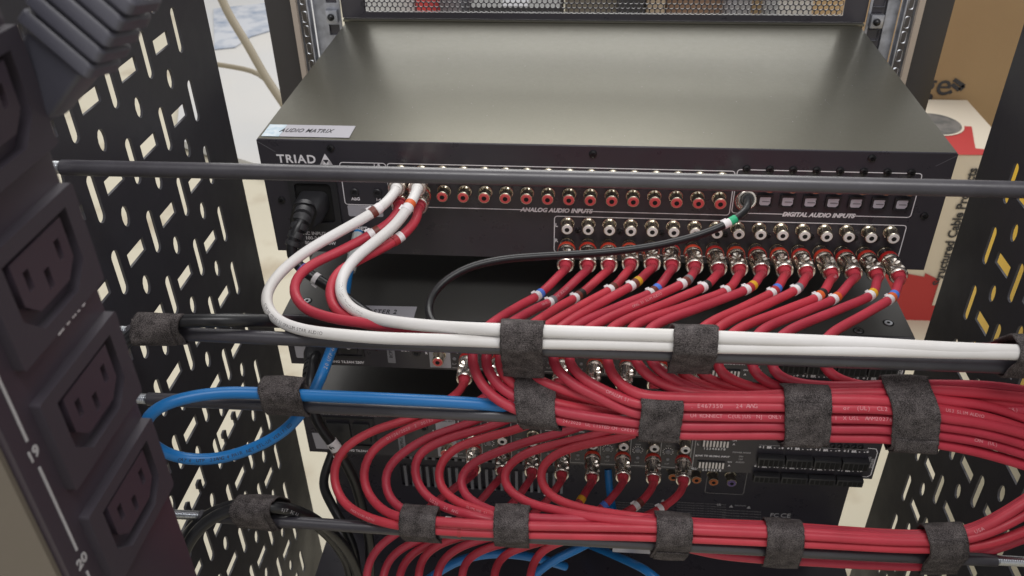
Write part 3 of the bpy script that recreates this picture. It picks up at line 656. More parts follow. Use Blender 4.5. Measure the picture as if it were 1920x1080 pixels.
# compression RCA plug pieces (along -Y from the panel end)
me_neck = lathe([(0, 0.0041), (0.0020, 0.0041), (0.0022, 0.0046), (0.0050, 0.0046), (0.0052, 0.0036), (0.0060, 0.0036)], 20)
me_pring = lathe([(0.0060, 0.0049), (0.0063, 0.0054), (0.0090, 0.0055), (0.0093, 0.0050)], 24)
def plugbody():
    bm = B(); n = 24; rings = []
    prof = [(0.0092, 0.0053), (0.0105, 0.0054), (0.0112, 0.0051), (0.0118, 0.0054), (0.0125, 0.0051), (0.0131, 0.0054), (0.0140, 0.0053)]
    # barrel with six pressed V notches that open towards the cable, then a flared mouth
    N = 9
    for d, r_ in prof: rings.append([(r_, d)] * n)
    for j in range(1, N + 1):
        d = 0.0140 + 0.0115 * j / N; ring = []
        for k in range(n):
            a = (k % 8) / 8.0; a = min(a, 1 - a) * 2     # 0 at the notch centre
            wv = 0.75 * j / N
            dep = 0.0017 if a < wv * 0.8 and j > 1 else 0
            ring.append((0.0053 - dep, d))
        rings.append(ring)
    for d, r_ in ((0.0260, 0.0051), (0.0266, 0.0054), (0.0280, 0.0052), (0.0286, 0.0047), (0.0284, 0.0038), (0.0262, 0.0030)): rings.append([(r_, d)] * n)
    V = [[bm.verts.new((q[0] * math.cos(2 * math.pi * k / n), -q[1], q[0] * math.sin(2 * math.pi * k / n))) for k, q in enumerate(rg)] for rg in rings]
    for a, b in zip(V, V[1:]):
        for k in range(n): bm.faces.new((a[k], a[(k + 1) % n], b[(k + 1) % n], b[k]))
    return done(bm, 'plug', True)
me_pbody = plugbody()
me_boot = lathe([(0.0240, 0.0034), (0.0300, 0.0034), (0.0325, 0.0030)], 16)
me_boot_w = colour_copy(me_boot, M_white); me_boot_r = colour_copy(me_boot, M_red); me_boot_b = colour_copy(me_boot, M_blk)
def plug(t, P, d, boot, spin=0):
    M = align(None, Vector(P), d) @ Matrix.Rotation(spin, 4, 'Y') @ Matrix.Diagonal((1.10, 0.97, 1.10, 1))
    b = put('rca_plug', me_pbody, M_nick, t, M)
    put('colour_ring', me_pring, M_ring, b, M); put('plug_neck', me_neck, M_nick, b, M); put('plug_boot', boot, None, b, M)
    return M @ Vector((0, -0.0285, 0))
RC = 0.00272
EX = [1060, 1102, 1142, 1182, 1223, 1260, 1303, 1348, 1387, 1428, 1472, 1513, 1560, 1602, 1645, 1687]
EY = [500, 500, 500, 498, 498, 500, 503, 507, 508, 509, 510, 512, 515, 515, 516, 520]
MK = [(1007, 554, 'white blue'), (1034, 563, 'white grey'), (1080, 556, 'white brown black'), (1147, 542, 'white brown'), (1190, 533, 'white brown yellow'),
      (1226, 547, 'white brown blue'), (1288, 530, 'white brown grey'), (1323, 538, 'white black'), (1366, 545, 'white red'), (1408, 541, 'white red yellow'),
      (1454, 547, 'white red blue'), (1497, 543, 'white grey'), (1538, 556, 'white orange black'), (1565, 561, 'white orange'), (1637, 554, 'white yellow'), (1674, 559, 'white orange blue')]
TT = [(923, 606), (958, 606), (1000, 607), (1030, 608), (1058, 609), (1085, 609), (1113, 611), (1150, 613), (1187, 613), (1222, 614), (1316, 616), (1345, 617), (1382, 619), (1427, 621), (1473, 624), (1553, 631)]
BB = [(882, 663), (910, 663), (933, 665), (960, 668), (985, 690), (1032, 668), (1062, 668), (1138, 670), (1190, 672), (1218, 674), (1272, 700), (1310, 702), (1342, 682), (1407, 684), (1443, 685), (1545, 692)]
y1, y2, y3 = -0.1692, -0.1675, -0.164
JO = [
 [(890, 697, -.157), (912, 733, -.164), (962, 766, y1), (1045, 787, y1), (1195, 808, y1), (1285, 815, y1), (1460, 815, y1), (1565, 820, y1), (1660, 822, y1), (1770, 834, y1), (1850, 851, y1), (1940, 878, y1)],
 [(915, 697, -.158), (935, 725, -.162), (970, 746, -.166), (1045, 770, y1), (1195, 792, y1), (1285, 798, y1), (1460, 798, y1), (1565, 803, y1), (1660, 804, y1), (1770, 816, y1), (1850, 830, y1), (1940, 857, y1)],
 [(940, 700, -.157), (960, 722, -.160), (990, 740, -.162), (1045, 757, -.164), (1195, 782, -.158), (1285, 790, -.156), (1460, 792, -.156), (1565, 796, -.155), (1660, 798, -.155), (1770, 805, -.157), (1850, 815, -.158), (1940, 842, -.16)],
 [(965, 700, -.152), (990, 722, -.153), (1020, 738, -.154), (1060, 750, -.154), (1195, 770, -.153), (1285, 775, -.151), (1460, 776, -.15), (1565, 780, -.15), (1660, 782, -.15), (1770, 792, -.152), (1850, 806, -.154), (1940, 830, -.155)],
 [(1010, 714, -.158), (1055, 730, -.160), (1110, 748, -.162), (1195, 768, -.162), (1285, 770, -.158), (1460, 770, -.156), (1565, 772, -.156), (1660, 775, -.156), (1770, 788, -.158), (1850, 795, -.158), (1940, 812, -.158)],
 [(1042, 692, -.158), (1070, 718, -.162), (1120, 744, -.166), (1195, 776, y1), (1285, 779, y1), (1460, 782, y1), (1565, 784, y1), (1660, 786, y1), (1770, 799, y1), (1850, 812, y1), (1940, 838, y1)],
 [(1072, 692, -.157), (1100, 715, -.161), (1140, 735, -.165), (1195, 757, y1), (1285, 761, y1), (1460, 762, y1), (1565, 765, y1), (1660, 767, y1), (1770, 783, y1), (1850, 795, y1), (1940, 818, y1)],
 [(1142, 695, -.156), (1160, 718, -.161), (1195, 739, y2), (1285, 745, y2), (1460, 747, y2), (1565, 748, y2), (1660, 751, y2), (1770, 769, -.166), (1850, 783, -.166), (1940, 812, -.166)],
 [(1200, 692, -.155), (1225, 712, -.158), (1275, 733, -.161), (1380, 743, y3), (1460, 740, -.162), (1565, 738, -.162), (1660, 737, -.162), (1770, 752, -.162), (1850, 762, -.160), (1940, 792, -.16)],
 [(1232, 692, -.155), (1262, 713, -.157), (1310, 732, -.158), (1380, 748, -.158), (1460, 752, -.157), (1565, 756, -.157), (1660, 758, -.157), (1770, 762, -.158), (1850, 766, -.158), (1940, 770, -.158)],
 [(1300, 716, -.155), (1340, 731, -.156), (1400, 744, -.157), (1460, 746, -.157), (1565, 748, -.156), (1660, 746, -.156), (1770, 746, -.157), (1850, 752, -.156), (1940, 760, -.155)],
 [(1335, 714, -.153), (1375, 725, -.154), (1420, 733, -.156), (1465, 738, -.157), (1565, 741, -.157), (1660, 731, -.157), (1770, 733, -.158), (1850, 738, -.157), (1940, 748, -.156)],
 [(1352, 700, -.153), (1378, 716, -.154), (1430, 731, -.156), (1470, 736, -.154), (1565, 742, -.152), (1660, 744, -.152), (1770, 748, -.152), (1850, 758, -.152), (1940, 772, -.152)],
 [(1418, 703, -.153), (1445, 722, -.155), (1490, 732, -.156), (1560, 738, -.156), (1660, 728, -.153), (1770, 728, -.152), (1850, 732, -.152), (1940, 742, -.152)],
 [(1458, 705, -.153), (1488, 718, -.156), (1540, 724, -.157), (1600, 725, -.157), (1660, 722, -.157), (1770, 722, -.154), (1850, 724, -.153), (1940, 735, -.152)],
 [(1565, 707, -.151), (1590, 718, -.152), (1640, 727, -.152), (1700, 730, -.152), (1770, 736, -.150), (1850, 744, -.150), (1940, 756, -.150)]]
ORD = ['first', 'second', 'third', 'fourth', 'fifth', 'sixth', 'seventh', 'eighth', 'ninth', 'tenth', 'eleventh', 'twelfth', 'thirteenth', 'fourteenth', 'fifteenth', 'sixteenth']
for k in range(16):
    J = Vector((XL[k], -0.0020, ZR)); E = at(EX[k], EY[k], -0.0305)
    mx_, my_, cols = MK[k]; tx, ty = TT[k]; bx, by = BB[k]
    pts = [(EX[k] * 0.80 + mx_ * 0.20, EY[k] * 0.72 + my_ * 0.28, -0.050), (mx_ * 0.86 + EX[k] * 0.14, my_ - 4 + 0.0, -0.066), ((mx_ * 0.62 + tx * 0.38), (my_ * 0.62 + ty * 0.38) - 1, -0.088), (tx, ty, -0.124), ((tx + bx) / 2 - 8, (ty + by) / 2 - 2, -0.142), (bx, by, -0.1485)]
    lab = f'red cable {ORD[k]} from the left in the lower jack row, {" ".join(cols.split()[:-1])} and {cols.split()[-1]} marker'
    t = thing('audio_cable', lab, 'cable', J, 'red cables plugged into the lower jack row')
    end = plug(t, J, E - J, me_boot_r, random.uniform(0, 1)); dirn = (E - J).normalized()
    C = smoothed(catmull([end - dirn * 0.002, end + dirn * 0.004] + [at(*p) for p in pts + JO[k]], 0.0035), 3)
    put('jacket', tube(C, RC, 12), M_red, t); CABLES['c%d' % k] = (C, RC)
    bands(t, C, RC, mx_, my_, cols.split())
    if k == 0: jprint(t, C, RC, '24/2020  UL LISTED CM  CREST AUDIO CABLE', 1060, 789, 0.0026)
    if k == 1: jprint(t, C, RC, 'SERIES 2 SLIMLINE AUDIO', 1015, 585, 0.0026); jprint(t, C, RC, 'CRN  (UL)', 1830, 826, 0.0026)
    if k == 5: jprint(t, C, RC, 'U4 KONNECT  C(UL)US  NJ  ONLY  V', 1300, 779, 0.0030); jprint(t, C, RC, '1  X USL  AWM20276', 1570, 783, 0.0030)
    if k == 6: jprint(t, C, RC, '. E467350    24 AWG    ', 1292, 761, 0.0034); jprint(t, C, RC, 'or  (UL)  CL2', 1578, 764, 0.0032); jprint(t, C, RC, 'OPALUM S1', 1135, 735, 0.0026)
    if k == 7: jprint(t, C, RC, 'US3 SLIM AUDIO', 1770, 768, 0.0026)
    if k == 9: jprint(t, C, RC, 'E(UL)us  or  (UL)', 1815, 765, 0.0026)
    if k == 6: jprint(t, C, RC, 'OPAL 51 SLIM AUDIO', 1190, 588, 0.0026)
    if k == 12: jprint(t, C, RC, '01/28.20', 1560, 527, 0.0024)

# amplifier-one cables: the big loops that swing left and come back along the lowest rod
AX = [-0.0834 + 0.0224 * k for k in range(8)]
def amp_plug(t, k, zt, ex, ey):
    J = Vector((AX[k], -0.0320, zt - 0.0255)); E = at(ex, ey, -0.0600)
    end = plug(t, J, E - J, me_boot_r, 0.3 + k * 0.17); d = (E - J).normalized(); return [end - d * 0.002, end + d * 0.004]
ra, rb, rc = -0.1695, -0.1680, -0.166
rowa = [(825, 995), (923, 1000), (1000, 1002), (1223, 1007), (1300, 1010), (1435, 1016), (1510, 1019), (1728, 1029), (1815, 1026), (1870, 1015), (1945, 986)]
rowb = [(825, 978), (923, 984), (1000, 986), (1223, 990), (1300, 994), (1435, 1000), (1510, 1004), (1728, 1015), (1815, 1010), (1870, 992), (1945, 952)]
rowc = [(1000, 972), (1223, 976), (1300, 983), (1435, 989), (1510, 994), (1728, 1006), (1815, 997), (1870, 972), (1945, 925)]
rowd = [(1000, 990), (1223, 1012), (1300, 1030), (1347, 1040), (1423, 1048), (1513, 1053), (1647, 1060), (1737, 1061), (1800, 1050), (1870, 1028), (1945, 1000)]
def row(rw, Y, x0, dy=0, fan=0): return [(x, y + dy, Y + (0.008 * max(0, (x - 1850) / 95.0))) for x, y in rw if x > x0]
LOOPS = [
 ([(852, 742, -.085), (815, 765, -.095), (768, 786, -.105), (718, 801, -.112), (677, 819, -.12), (643, 843, -.128), (627, 877, -.136), (628, 910, -.143), (640, 937, -.15), (663, 957, -.157), (695, 972, -.163), (745, 985, -.168)], row(rowa, ra, 760)),
 ([(905, 748, -.085), (860, 770, -.095), (807, 789, -.105), (765, 804, -.112), (727, 823, -.12), (697, 846, -.128), (680, 885, -.138), (685, 915, -.144), (698, 938, -.150), (716, 955, -.157), (747, 969, -.165)], row(rowb, ra, 760)),
 ([(965, 750, -.085), (920, 775, -.095), (868, 798, -.105), (812, 817, -.113), (768, 840, -.122), (737, 865, -.13), (721, 895, -.138), (726, 925, -.145), (738, 944, -.15), (760, 958, -.155), (790, 972, -.158)], row(rowb, -.159, 850, -3)),
 ([(1020, 752, -.085), (975, 777, -.095), (910, 803, -.105), (860, 816, -.112), (812, 834, -.12), (782, 855, -.128), (775, 885, -.136), (787, 915, -.143), (812, 940, -.15), (850, 957, -.157), (893, 968, -.163)], row(rowb, -.1625, 910, -8)),
 ([(1075, 755, -.085), (1035, 778, -.095), (965, 806, -.104), (905, 822, -.112), (850, 843, -.12), (824, 872, -.129), (821, 900, -.136), (833, 923, -.142), (860, 943, -.15), (900, 957, -.156), (930, 967, -.16)], row(rowb, -.157, 990, -10)),
 ([(1130, 757, -.086), (1120, 785, -.098), (1065, 808, -.106), (990, 828, -.113), (925, 851, -.121), (880, 873, -.129), (861, 902, -.136), (872, 930, -.144), (903, 950, -.152), (935, 962, -.159)], row(rowc, -.1635, 990, -1)),
 ([(1190, 760, -.086), (1180, 790, -.098), (1130, 812, -.106), (1045, 833, -.114), (980, 853, -.122), (947, 880, -.13), (944, 905, -.137), (962, 927, -.144), (995, 944, -.151), (1045, 957, -.158), (1107, 969, -.164), (1173, 975, -.167)], row(rowc, -.1675, 1200, 3)),
 ([(1250, 762, -.086), (1235, 793, -.098), (1180, 817, -.106), (1095, 834, -.114), (1040, 853, -.122), (1013, 880, -.13), (1014, 908, -.137), (1033, 930, -.144), (1073, 948, -.151), (1140, 962, -.158), (1200, 970, -.163)], row(rowc, -.1600, 1210, -4))]
AE1 = [(873, 713), (930, 716), (985, 718), (1045, 722), (1100, 725 - 5), (1163 + 17, 724), (1232, 730), (1290, 733)]
AE1 = [(870 + 59.5 * k, 713 + 2.4 * k) for k in range(8)]
for k in range(8):
    t = thing('audio_cable', f'red cable of the {ORD[k]} big loop from the left, returning along the lowest rod', 'cable', Vector((AX[k], -0.03, A1 - 0.029)), 'red cables of the upper amplifier')
    P = amp_plug(t, k, A1, *AE1[k]) + [at(*p) for p in LOOPS[k][0] + LOOPS[k][1]]
    C = smoothed(catmull(P, 0.0035), 3); put('jacket', tube(C, RC, 12), M_red, t); CABLES['l%d' % k] = (C, RC)
    if k == 1: jprint(t, C, RC, '01/26/2020  2  00133  V', 722, 827, 0.0030)
    if k == 3: jprint(t, C, RC, 'US20   24  AWG', 812, 940, 0.0030)
    if k == 0: jprint(t, C, RC, 'PROVISION AUDIO', 660, 955, 0.0022)
    if k == 4: jprint(t, C, RC, 'SLIMLINE 51   24 AWG', 880, 950, 0.0024)
    if k == 6: jprint(t, C, RC, 'USA', 1826, 1003, 0.0032)
    if k == 2: bands(t, C, RC, 838, 962, ['white'])
    if k == 0: bands(t, C, RC, 865, 1000, ['red'], 0.002)
# amplifier-two cables: arcs that pass behind the lowest rod and out of the picture
AE2 = [(888, 882), (942, 885), (997, 887), (1053, 892), (1110, 897), (1168, 897), (1225, 900), (1281, 903)]
ARC = [
 [(866, 905, -.080), (835, 928, -.09), (798, 957, -.105), (765, 985, -.118), (738, 1004, -.125), (708, 1027, -.132), (692, 1053, -.14), (686, 1095, -.15)],
 [(925, 910, -.080), (900, 940, -.09), (850, 982, -.108), (815, 1002, -.118), (785, 1013, -.123), (750, 1030, -.13), (725, 1056, -.138), (716, 1095, -.15)],
 [(985, 912, -.080), (965, 940, -.09), (905, 985, -.108), (850, 1005, -.118), (812, 1018, -.123), (775, 1037, -.13), (754, 1062, -.138), (747, 1095, -.15)],
 [(1043, 915, -.080), (1020, 945, -.09), (965, 985, -.108), (900, 1000, -.118), (853, 1010, -.123), (808, 1030, -.13), (788, 1056, -.138), (784, 1095, -.15)],
 [(1098, 922, -.080), (1085, 945, -.09), (1030, 980, -.106), (960, 1000, -.118), (902, 1012, -.123), (855, 1030, -.13), (826, 1055, -.138), (817, 1095, -.15)],
 [(1155, 923, -.080), (1132, 950, -.09), (1070, 985, -.106), (1000, 1007, -.118), (940, 1020, -.123), (893, 1037, -.13), (870, 1058, -.138), (865, 1095, -.15)],
 [(1215, 926, -.080), (1195, 948, -.09), (1120, 985, -.106), (1040, 1010, -.118), (980, 1026, -.123), (944, 1042, -.13), (929, 1062, -.138), (926, 1095, -.15)],
 [(1270, 930, -.080), (1240, 953, -.09), (1180, 980, -.106), (1100, 1003, -.118), (1040, 1020, -.123), (1010, 1038, -.13), (997, 1062, -.138), (993, 1095, -.15)]]
TG = [None, None, None, (1035, 935, ['white']), (1090, 941, ['yellow']), (1139, 950, ['blue']), (1196, 947, ['white', 'brown']), (1240, 951, ['white', 'red'])]
for k in range(8):
    t = thing('audio_cable', f'red cable in the {ORD[k]} input from the left of the lower amplifier', 'cable', Vector((AX[k], -0.03, A2 - 0.029)), 'red cables of the lower amplifier')
    P = amp_plug(t, k, A2, *AE2[k]) + [at(*p) for p in ARC[k]]
    C = smoothed(catmull(P, 0.0035), 3); put('jacket', tube(C, RC, 12), M_red, t); CABLES['a%d' % k] = (C, RC)
    if TG[k]: bands(t, C, RC, *TG[k])
# red cable on the underside of the lowest rod, right half
t, C = cable('red cable slipping out under the lowest rod at the right and strapped below it', 'cable', [(1180, 1000, -.150)] + [(x, y, -.158) for x, y in rowd if x > 1250], RC, M_red, key='d0', name='audio_cable')

# white pair and the red pair beside it
yw = -0.1700
t = thing('audio_cable', 'outer white cable with the widest bend, running along the second rod', 'cable', (-0.1262, -0.004, -0.0338), 'white cables along the second rod')
J = Vector((-0.1262, -0.0045, -0.020)); E = at(741, 362, -0.040); e = plug(t, J, E - J, me_boot_w, .2); d = (E - J).normalized()
C = smoothed(catmull([e - d * .002, e + d * .004] + [at(*p) for p in [(715, 388, -.058), (672, 415, -.068), (620, 444, -.080), (568, 476, -.092), (525, 512, -.106), (501, 548, -.122), (503, 578, -.138), (527, 604, -.154), (575, 620, -.1655), (640, 628, -.1695), (720, 634, yw), (820, 637, yw), (938, 641, yw), (1020, 643, yw), (1140, 645, yw), (1258, 648, yw), (1343, 651, yw), (1460, 653, yw), (1600, 656, yw), (1760, 660, -.169), (1900, 663, -.169), (1990, 666, -.169)]], .0035), 3)
put('jacket', tube(C, 0.00305, 18), M_white, t); CABLES['w0'] = (C, 0.00295); bands(t, C, .00295, 702, 387, ['brown', 'white']); jprint(t, C, .00295, 'SLIMLINE SERIES 51 OPALUM STAR AUDIO', 500, 575, 0.0028, M_inkd, up=(0.2, -.8, .5))
t = thing('audio_cable', 'inner white cable with an orange marker, bending tighter than the outer white one', 'cable', (-0.1124, -0.004, -0.0338), 'white cables along the second rod')
J = Vector((-0.1124, -0.0045, -0.020)); E = at(780, 362, -0.040); e = plug(t, J, E - J, me_boot_w, .5); d = (E - J).normalized()
yw2 = -0.1690
C = smoothed(catmull([e - d * .002, e + d * .004] + [at(*p) for p in [(768, 385, -.058), (745, 418, -.068), (708, 450, -.080), (668, 482, -.092), (645, 512, -.104), (638, 545, -.118), (652, 572, -.132), (690, 594, -.146), (750, 605, -.156), (830, 613, -.163), (938, 618, yw2), (1020, 621, yw2), (1140, 625, yw2), (1258, 629, yw2), (1343, 632, yw2), (1460, 637, yw2), (1600, 643, -.168), (1760, 652, -.168), (1900, 658, -.168), (1990, 660, -.168)]], .0035), 3)
put('jacket', tube(C, 0.00318, 18), M_white, t); CABLES['w1'] = (C, 0.003); bands(t, C, .003, 764, 392, ['white', 'orange']); jprint(t, C, .003, 'MADE IN USA  OPALUM 51 STAR', 645, 540, 0.0028, M_inkd, up=(0.3, -.8, .5))
for nm, jx, E_, pts, cols, lab, mk in (
  ('r0', -0.1262, (748, 392), [(730, 418, -.060), (690, 443, -.070), (635, 472, -.084), (585, 496, -.096), (557, 520, -.106), (551, 548, -.116), (570, 577, -.128), (625, 597, -.140), (690, 606, -.150), (760, 612, -.153), (850, 616, -.154), (960, 622, -.154), (1258, 636, -.154), (1343, 640, -.154), (1600, 648, -.154), (1900, 655, -.154), (1990, 657, -.154)], ['white', 'brown'], 'red cable under the outer white one with a white and brown marker, wider red bend', (705, 434)),
  ('r1', -0.1124, (783, 396), [(777, 418, -.058), (755, 442, -.066), (715, 466, -.078), (668, 490, -.090), (632, 512, -.102), (618, 545, -.115), (628, 578, -.128), (660, 600, -.140), (720, 612, -.150), (800, 620, -.155), (960, 630, -.149), (1258, 640, -.149), (1343, 645, -.149), (1600, 652, -.149), (1900, 660, -.149), (1990, 662, -.149)], ['red', 'white'], 'red cable under the inner white one, tighter red bend with a white band', (745, 449))):
    t = thing('audio_cable', lab, 'cable', (jx, -0.004, -0.034), 'red cables beside the white pair')
    J = Vector((jx, -0.0045, -0.0338)); E = at(*E_, -0.040); e = plug(t, J, E - J, me_boot_r, .2); d = (E - J).normalized()
    C = smoothed(catmull([e - d * .002, e + d * .004] + [at(*p) for p in pts], .0035), 3)
    put('jacket', tube(C, 0.00285, 12), M_red, t); CABLES[nm] = (C, .00285); bands(t, C, .00285, *mk, cols)

# black digital cable
t = thing('audio_cable', 'slim black cable with a green and white marker arching across the jack rows', 'cable', (0.095, -0.004, -0.0345))
J = Vector((0.0950, -0.0045, -0.0345)); E = at(1405, 372, -0.038); e = plug(t, J, E - J, me_boot_b, .2); d = (E - J).normalized()
C = smoothed(catmull([e - d * .002, e + d * .004] + [at(*p) for p in [(1396, 398, -.052), (1368, 417, -.058), (1325, 436, -.064), (1262, 454, -.070), (1190, 467, -.076), (1110, 475, -.081), (1020, 480, -.086), (940, 487, -.092), (875, 503, -.100), (828, 532, -.110), (804, 568, -.122), (806, 598, -.134), (835, 622, -.146), (900, 640, -.150), (1000, 650, -.150), (1258, 655, -.150), (1600, 665, -.150), (1990, 680, -.150)]], .0035), 3)
put('jacket', tube(C, 0.00225, 24), M_blk, t); bands(t, C, .00225, 1367, 418, ['white', 'green'], 0.0042); CABLES['k0'] = (C, .00225)

# blue network cable: port, down, round the left loop, back along the third rod
bl = [(672, 436, -.008), (668, 462, -.020), (655, 500, -.035), (648, 545, -.055), (640, 590, -.080), (630, 630, -.105), (615, 672, -.125), (598, 715, -.140), (575, 760, -.150), (540, 802, -.158), (480, 838, -.164), (405, 860, -.170), (335, 858, -.175), (288, 835, -.180), (271, 800, -.184), (285, 772, -.184), (325, 752, -.180), (375, 741, -.174), (430, 736, -.169), (487, 737, -.166), (567, 741, -.166), (640, 744, -.166), (750, 749, -.166), (850, 754, -.165), (930, 760, -.161), (1000, 772, -.155), (1100, 785, -.152), (1300, 800, -.152), (1600, 812, -.152), (1760, 806, -.153), (1840, 800, -.155), (1950, 795, -.156)]
t = thing('network_cable', 'bright blue network cable looping at the left and running along the third rod', 'cable', at(*bl[0]))
C = path(bl); put('jacket', tube(C, 0.00325, 14), M_blue, t); CABLES['b0'] = (C, .00325)
put('clear_plug', boxme(-0.1640, -0.1545, -0.0200, -0.0010, -0.0790, -0.0715, 0.0006), M_clear, t)
bm = B(); Cb = path([(672, 440, -.012), (665, 475, -.026), (655, 508, -.038)]); sweep(bm, Cb, 0.0040, 10); put('plug_boot', done(bm, 'b', True), M_clear, t)
jprint(t, C, .00325, 'CAT 6  UTP  23AWG 4 PAIR', 330, 862, 0.0030, M_black_ink, up=(0, -.8, .5)); jprint(t, C, .00325, '20 UTP 4PR', 607, 690, 0.0034, M_label, up=(.3, -.9, .3)); jprint(t, C, .00325, 'NET ETL-US VERIFIED', 470, 842, 0.0030, M_black_ink, up=(0, -.9, .4))
for i, (pts, lab) in enumerate((([(760, 1120, -.13), (823, 1072, -.115), (870, 1048, -.11), (930, 1038, -.105), (1000, 1045, -.10), (1060, 1062, -.09)], 'blue network cable curving at the bottom edge behind the red arcs, leftmost of three'),
    ([(975, 1125, -.13), (1005, 1075, -.125), (1045, 1047, -.118), (1085, 1028, -.110), (1125, 1005, -.100)], 'blue network cable rising steeply under the lowest rod, middle of three'),
    ([(1100, 1020, -.030), (1140, 1036, -.060), (1185, 1056, -.085), (1215, 1072, -.10), (1260, 1110, -.11)], 'blue network cable dropping to the bottom edge right of the white sticker'))):
    cable(lab, 'cable', pts, 0.0031, M_blue, 'blue network cables at the bottom edge', name='network_cable')
t, C = cable('short blue network cable behind the red plugs of the lower amplifier', 'cable', [(1140, 880, -.01), (1143, 920, -.02), (1150, 960, -.04), (1160, 1000, -.06)], 0.003, M_blue, name='network_cable')

# mains cords
def cord(label, pts, r, plugspec=None, key=None):
    t = thing('mains_cable', label, 'cable', at(*pts[0]) if isinstance(pts[0], tuple) else pts[0], 'black mains cables')
    C = path(pts); put('jacket', tube(C, r, 14), M_blk, t)
    if key: CABLES[key] = (C, r)
    return t, C
def strain(t, C, n, r):   # ribbed strain relief over the first n samples
    bm = B(); m_ = min(n, len(C) - 1)
    P = [C[0].lerp(C[m_], i / 40) if False else C[min(m_, int(i * m_ / 44))].lerp(C[min(m_, int(i * m_ / 44) + 1)], (i * m_ / 44) % 1) for i in range(45)]
    sweep(bm, P, lambda i: (r * (1.0 - 0.25 * i / 44)) * (1.0 if (i % 8) < 6 else 0.72), 14); put('strain_relief', done(bm, 's', True), M_plast, t)
t, C = cord('black mains cable plugged into the matrix at its left end, with a purple band', [Vector((-0.1905, -0.022, -0.044)), (570, 405, -.050), (552, 440, -.060), (545, 478, -.066), (570, 508, -.070), (605, 530, -.074), (650, 560, -.080), (690, 590, -.090), (730, 622, -.105), (700, 650, -.11)], 0.0034, key='p0')
bm = B(); C2 = [Vector((-0.1885, -0.002, -0.0430)), Vector((-0.1890, -0.020, -0.0440)), at(573, 392, -.036)]
def loft(rects, rf=0.28):
    bm = B(); rings = []
    for (c, X, Y, w_, h_) in rects:
        X = Vector(X).normalized(); Y = Vector(Y).normalized(); ring = []
        for a, b in rrect(0, 0, w_, h_, min(w_, h_) * rf, 3): ring.append(bm.verts.new(Vector(c) + X * a + Y * b))
        rings.append(ring)
    for a, b in zip(rings, rings[1:]):
        for k in range(len(a)): bm.faces.new((a[k], a[(k + 1) % len(a)], b[(k + 1) % len(a)], b[k]))
    bm.faces.new(rings[0]); bm.faces.new(rings[-1]); return done(bm, 'loft', True)
X_, Z_ = (1, 0, 0), (0, 0, 1)
put('plug_body', loft([((-0.1875, -0.001, -0.0440), X_, Z_, 0.0200, 0.0155), ((-0.1875, -0.020, -0.0440), X_, Z_, 0.0190, 0.0150), ((-0.1895, -0.028, -0.0465), X_, (0, -.3, 1), 0.0135, 0.0130), (at(573, 392, -.040), X_, (0, -.5, 1), 0.0135, 0.0125)]), M_plast, t)
Cs = path([(573, 388, -.038), (566, 412, -.050), (556, 440, -.058), (548, 462, -.063)], 0.001); strain(t, Cs, 200, 0.0064)
bands(t, C, .0034, 566, 507, ['purple'], 0.006); bands(t, C, .0034, 598, 524, ['white'], 0.003)
t, C = cord('black mains cable strapped on top of the second rod at its left end', [(150, 742, -.20), (195, 695, -.185), (222, 658, -.176), (246, 628, -.170), (275, 611, -.168), (310, 604, -.167), (350, 602, -.166), (410, 601, -.164), (470, 601, -.156), (530, 603, -.140), (600, 606, -.115), (680, 616, -.090), (740, 640, -.06)], 0.0036, key='p1')
t, C = cord('black mains cable arching over the lowest rod at the far left', [(330, 1085, -.19), (352, 1020, -.182), (385, 980, -.174), (435, 955, -.168), (475, 951, -.166), (515, 951, -.164), (560, 960, -.155), (605, 985, -.140), (645, 1025, -.125), (668, 1070, -.115), (675, 1110, -.11)], 0.0036, key='p2')
jprint(t, C, .0036, 'SJT 3C LL', 520, 952, 0.003, M_ink3)
t, C = cord('second black mains cable beside the first one under the lowest rod', [(318, 1075, -.176), (345, 1010, -.170), (380, 972, -.163), (435, 947, -.160), (475, 944, -.158), (530, 950, -.150), (580, 975, -.135), (625, 1015, -.122), (652, 1060, -.112), (660, 1110, -.11)], 0.0034, key='p3')
t, C = cord('black mains cable dropping from the lower amplifier behind the left red loops', [Vector((-0.187, -0.040, A2 - 0.021)), (606, 905, -.072), (616, 935, -.085), (638, 975, -.098), (660, 1020, -.104), (672, 1100, -.106)], 0.0034, key='p4')
t, C = cord('black mains cable of the upper amplifier with a white sleeve numbered 6', [Vector((-0.187, -0.045, A1 - 0.021)), (588, 680, -.072), (582, 715, -.086), (582, 750, -.094), (594, 788, -.098), (612, 817, -.100), (632, 842, -.102), (650, 872, -.104), (668, 910, -.105), (680, 960, -.106), (692, 1010, -.106), (694, 1100, -.106)], 0.0035, key='p5')
bands(t, C, .0035, 634, 843, ['brown', 'white'], 0.007)
i = nearest(C, 629, 833); put('lettering', text('6', 0.006, 0, 0.0001).copy(), M_black_ink, t, MX(C[i] + Vector((0, -0.0042, 0.0010)), (0.75, 0, 0.66), (-0.66, -0.3, 0.75)))
put('plug_body', loft([((-0.187, -0.032, A1 - 0.021), X_, Z_, 0.0180, 0.0160), ((-0.187, -0.050, A1 - 0.021), X_, Z_, 0.0170, 0.0150), (at(590, 690, -.066), X_, (0, -.5, 1), 0.0130, 0.0125)]), M_plast, t)
Cs = path([(590, 680, -.062), (584, 702, -.075), (581, 725, -.084)], 0.001); strain(t, Cs, 200, 0.0070)

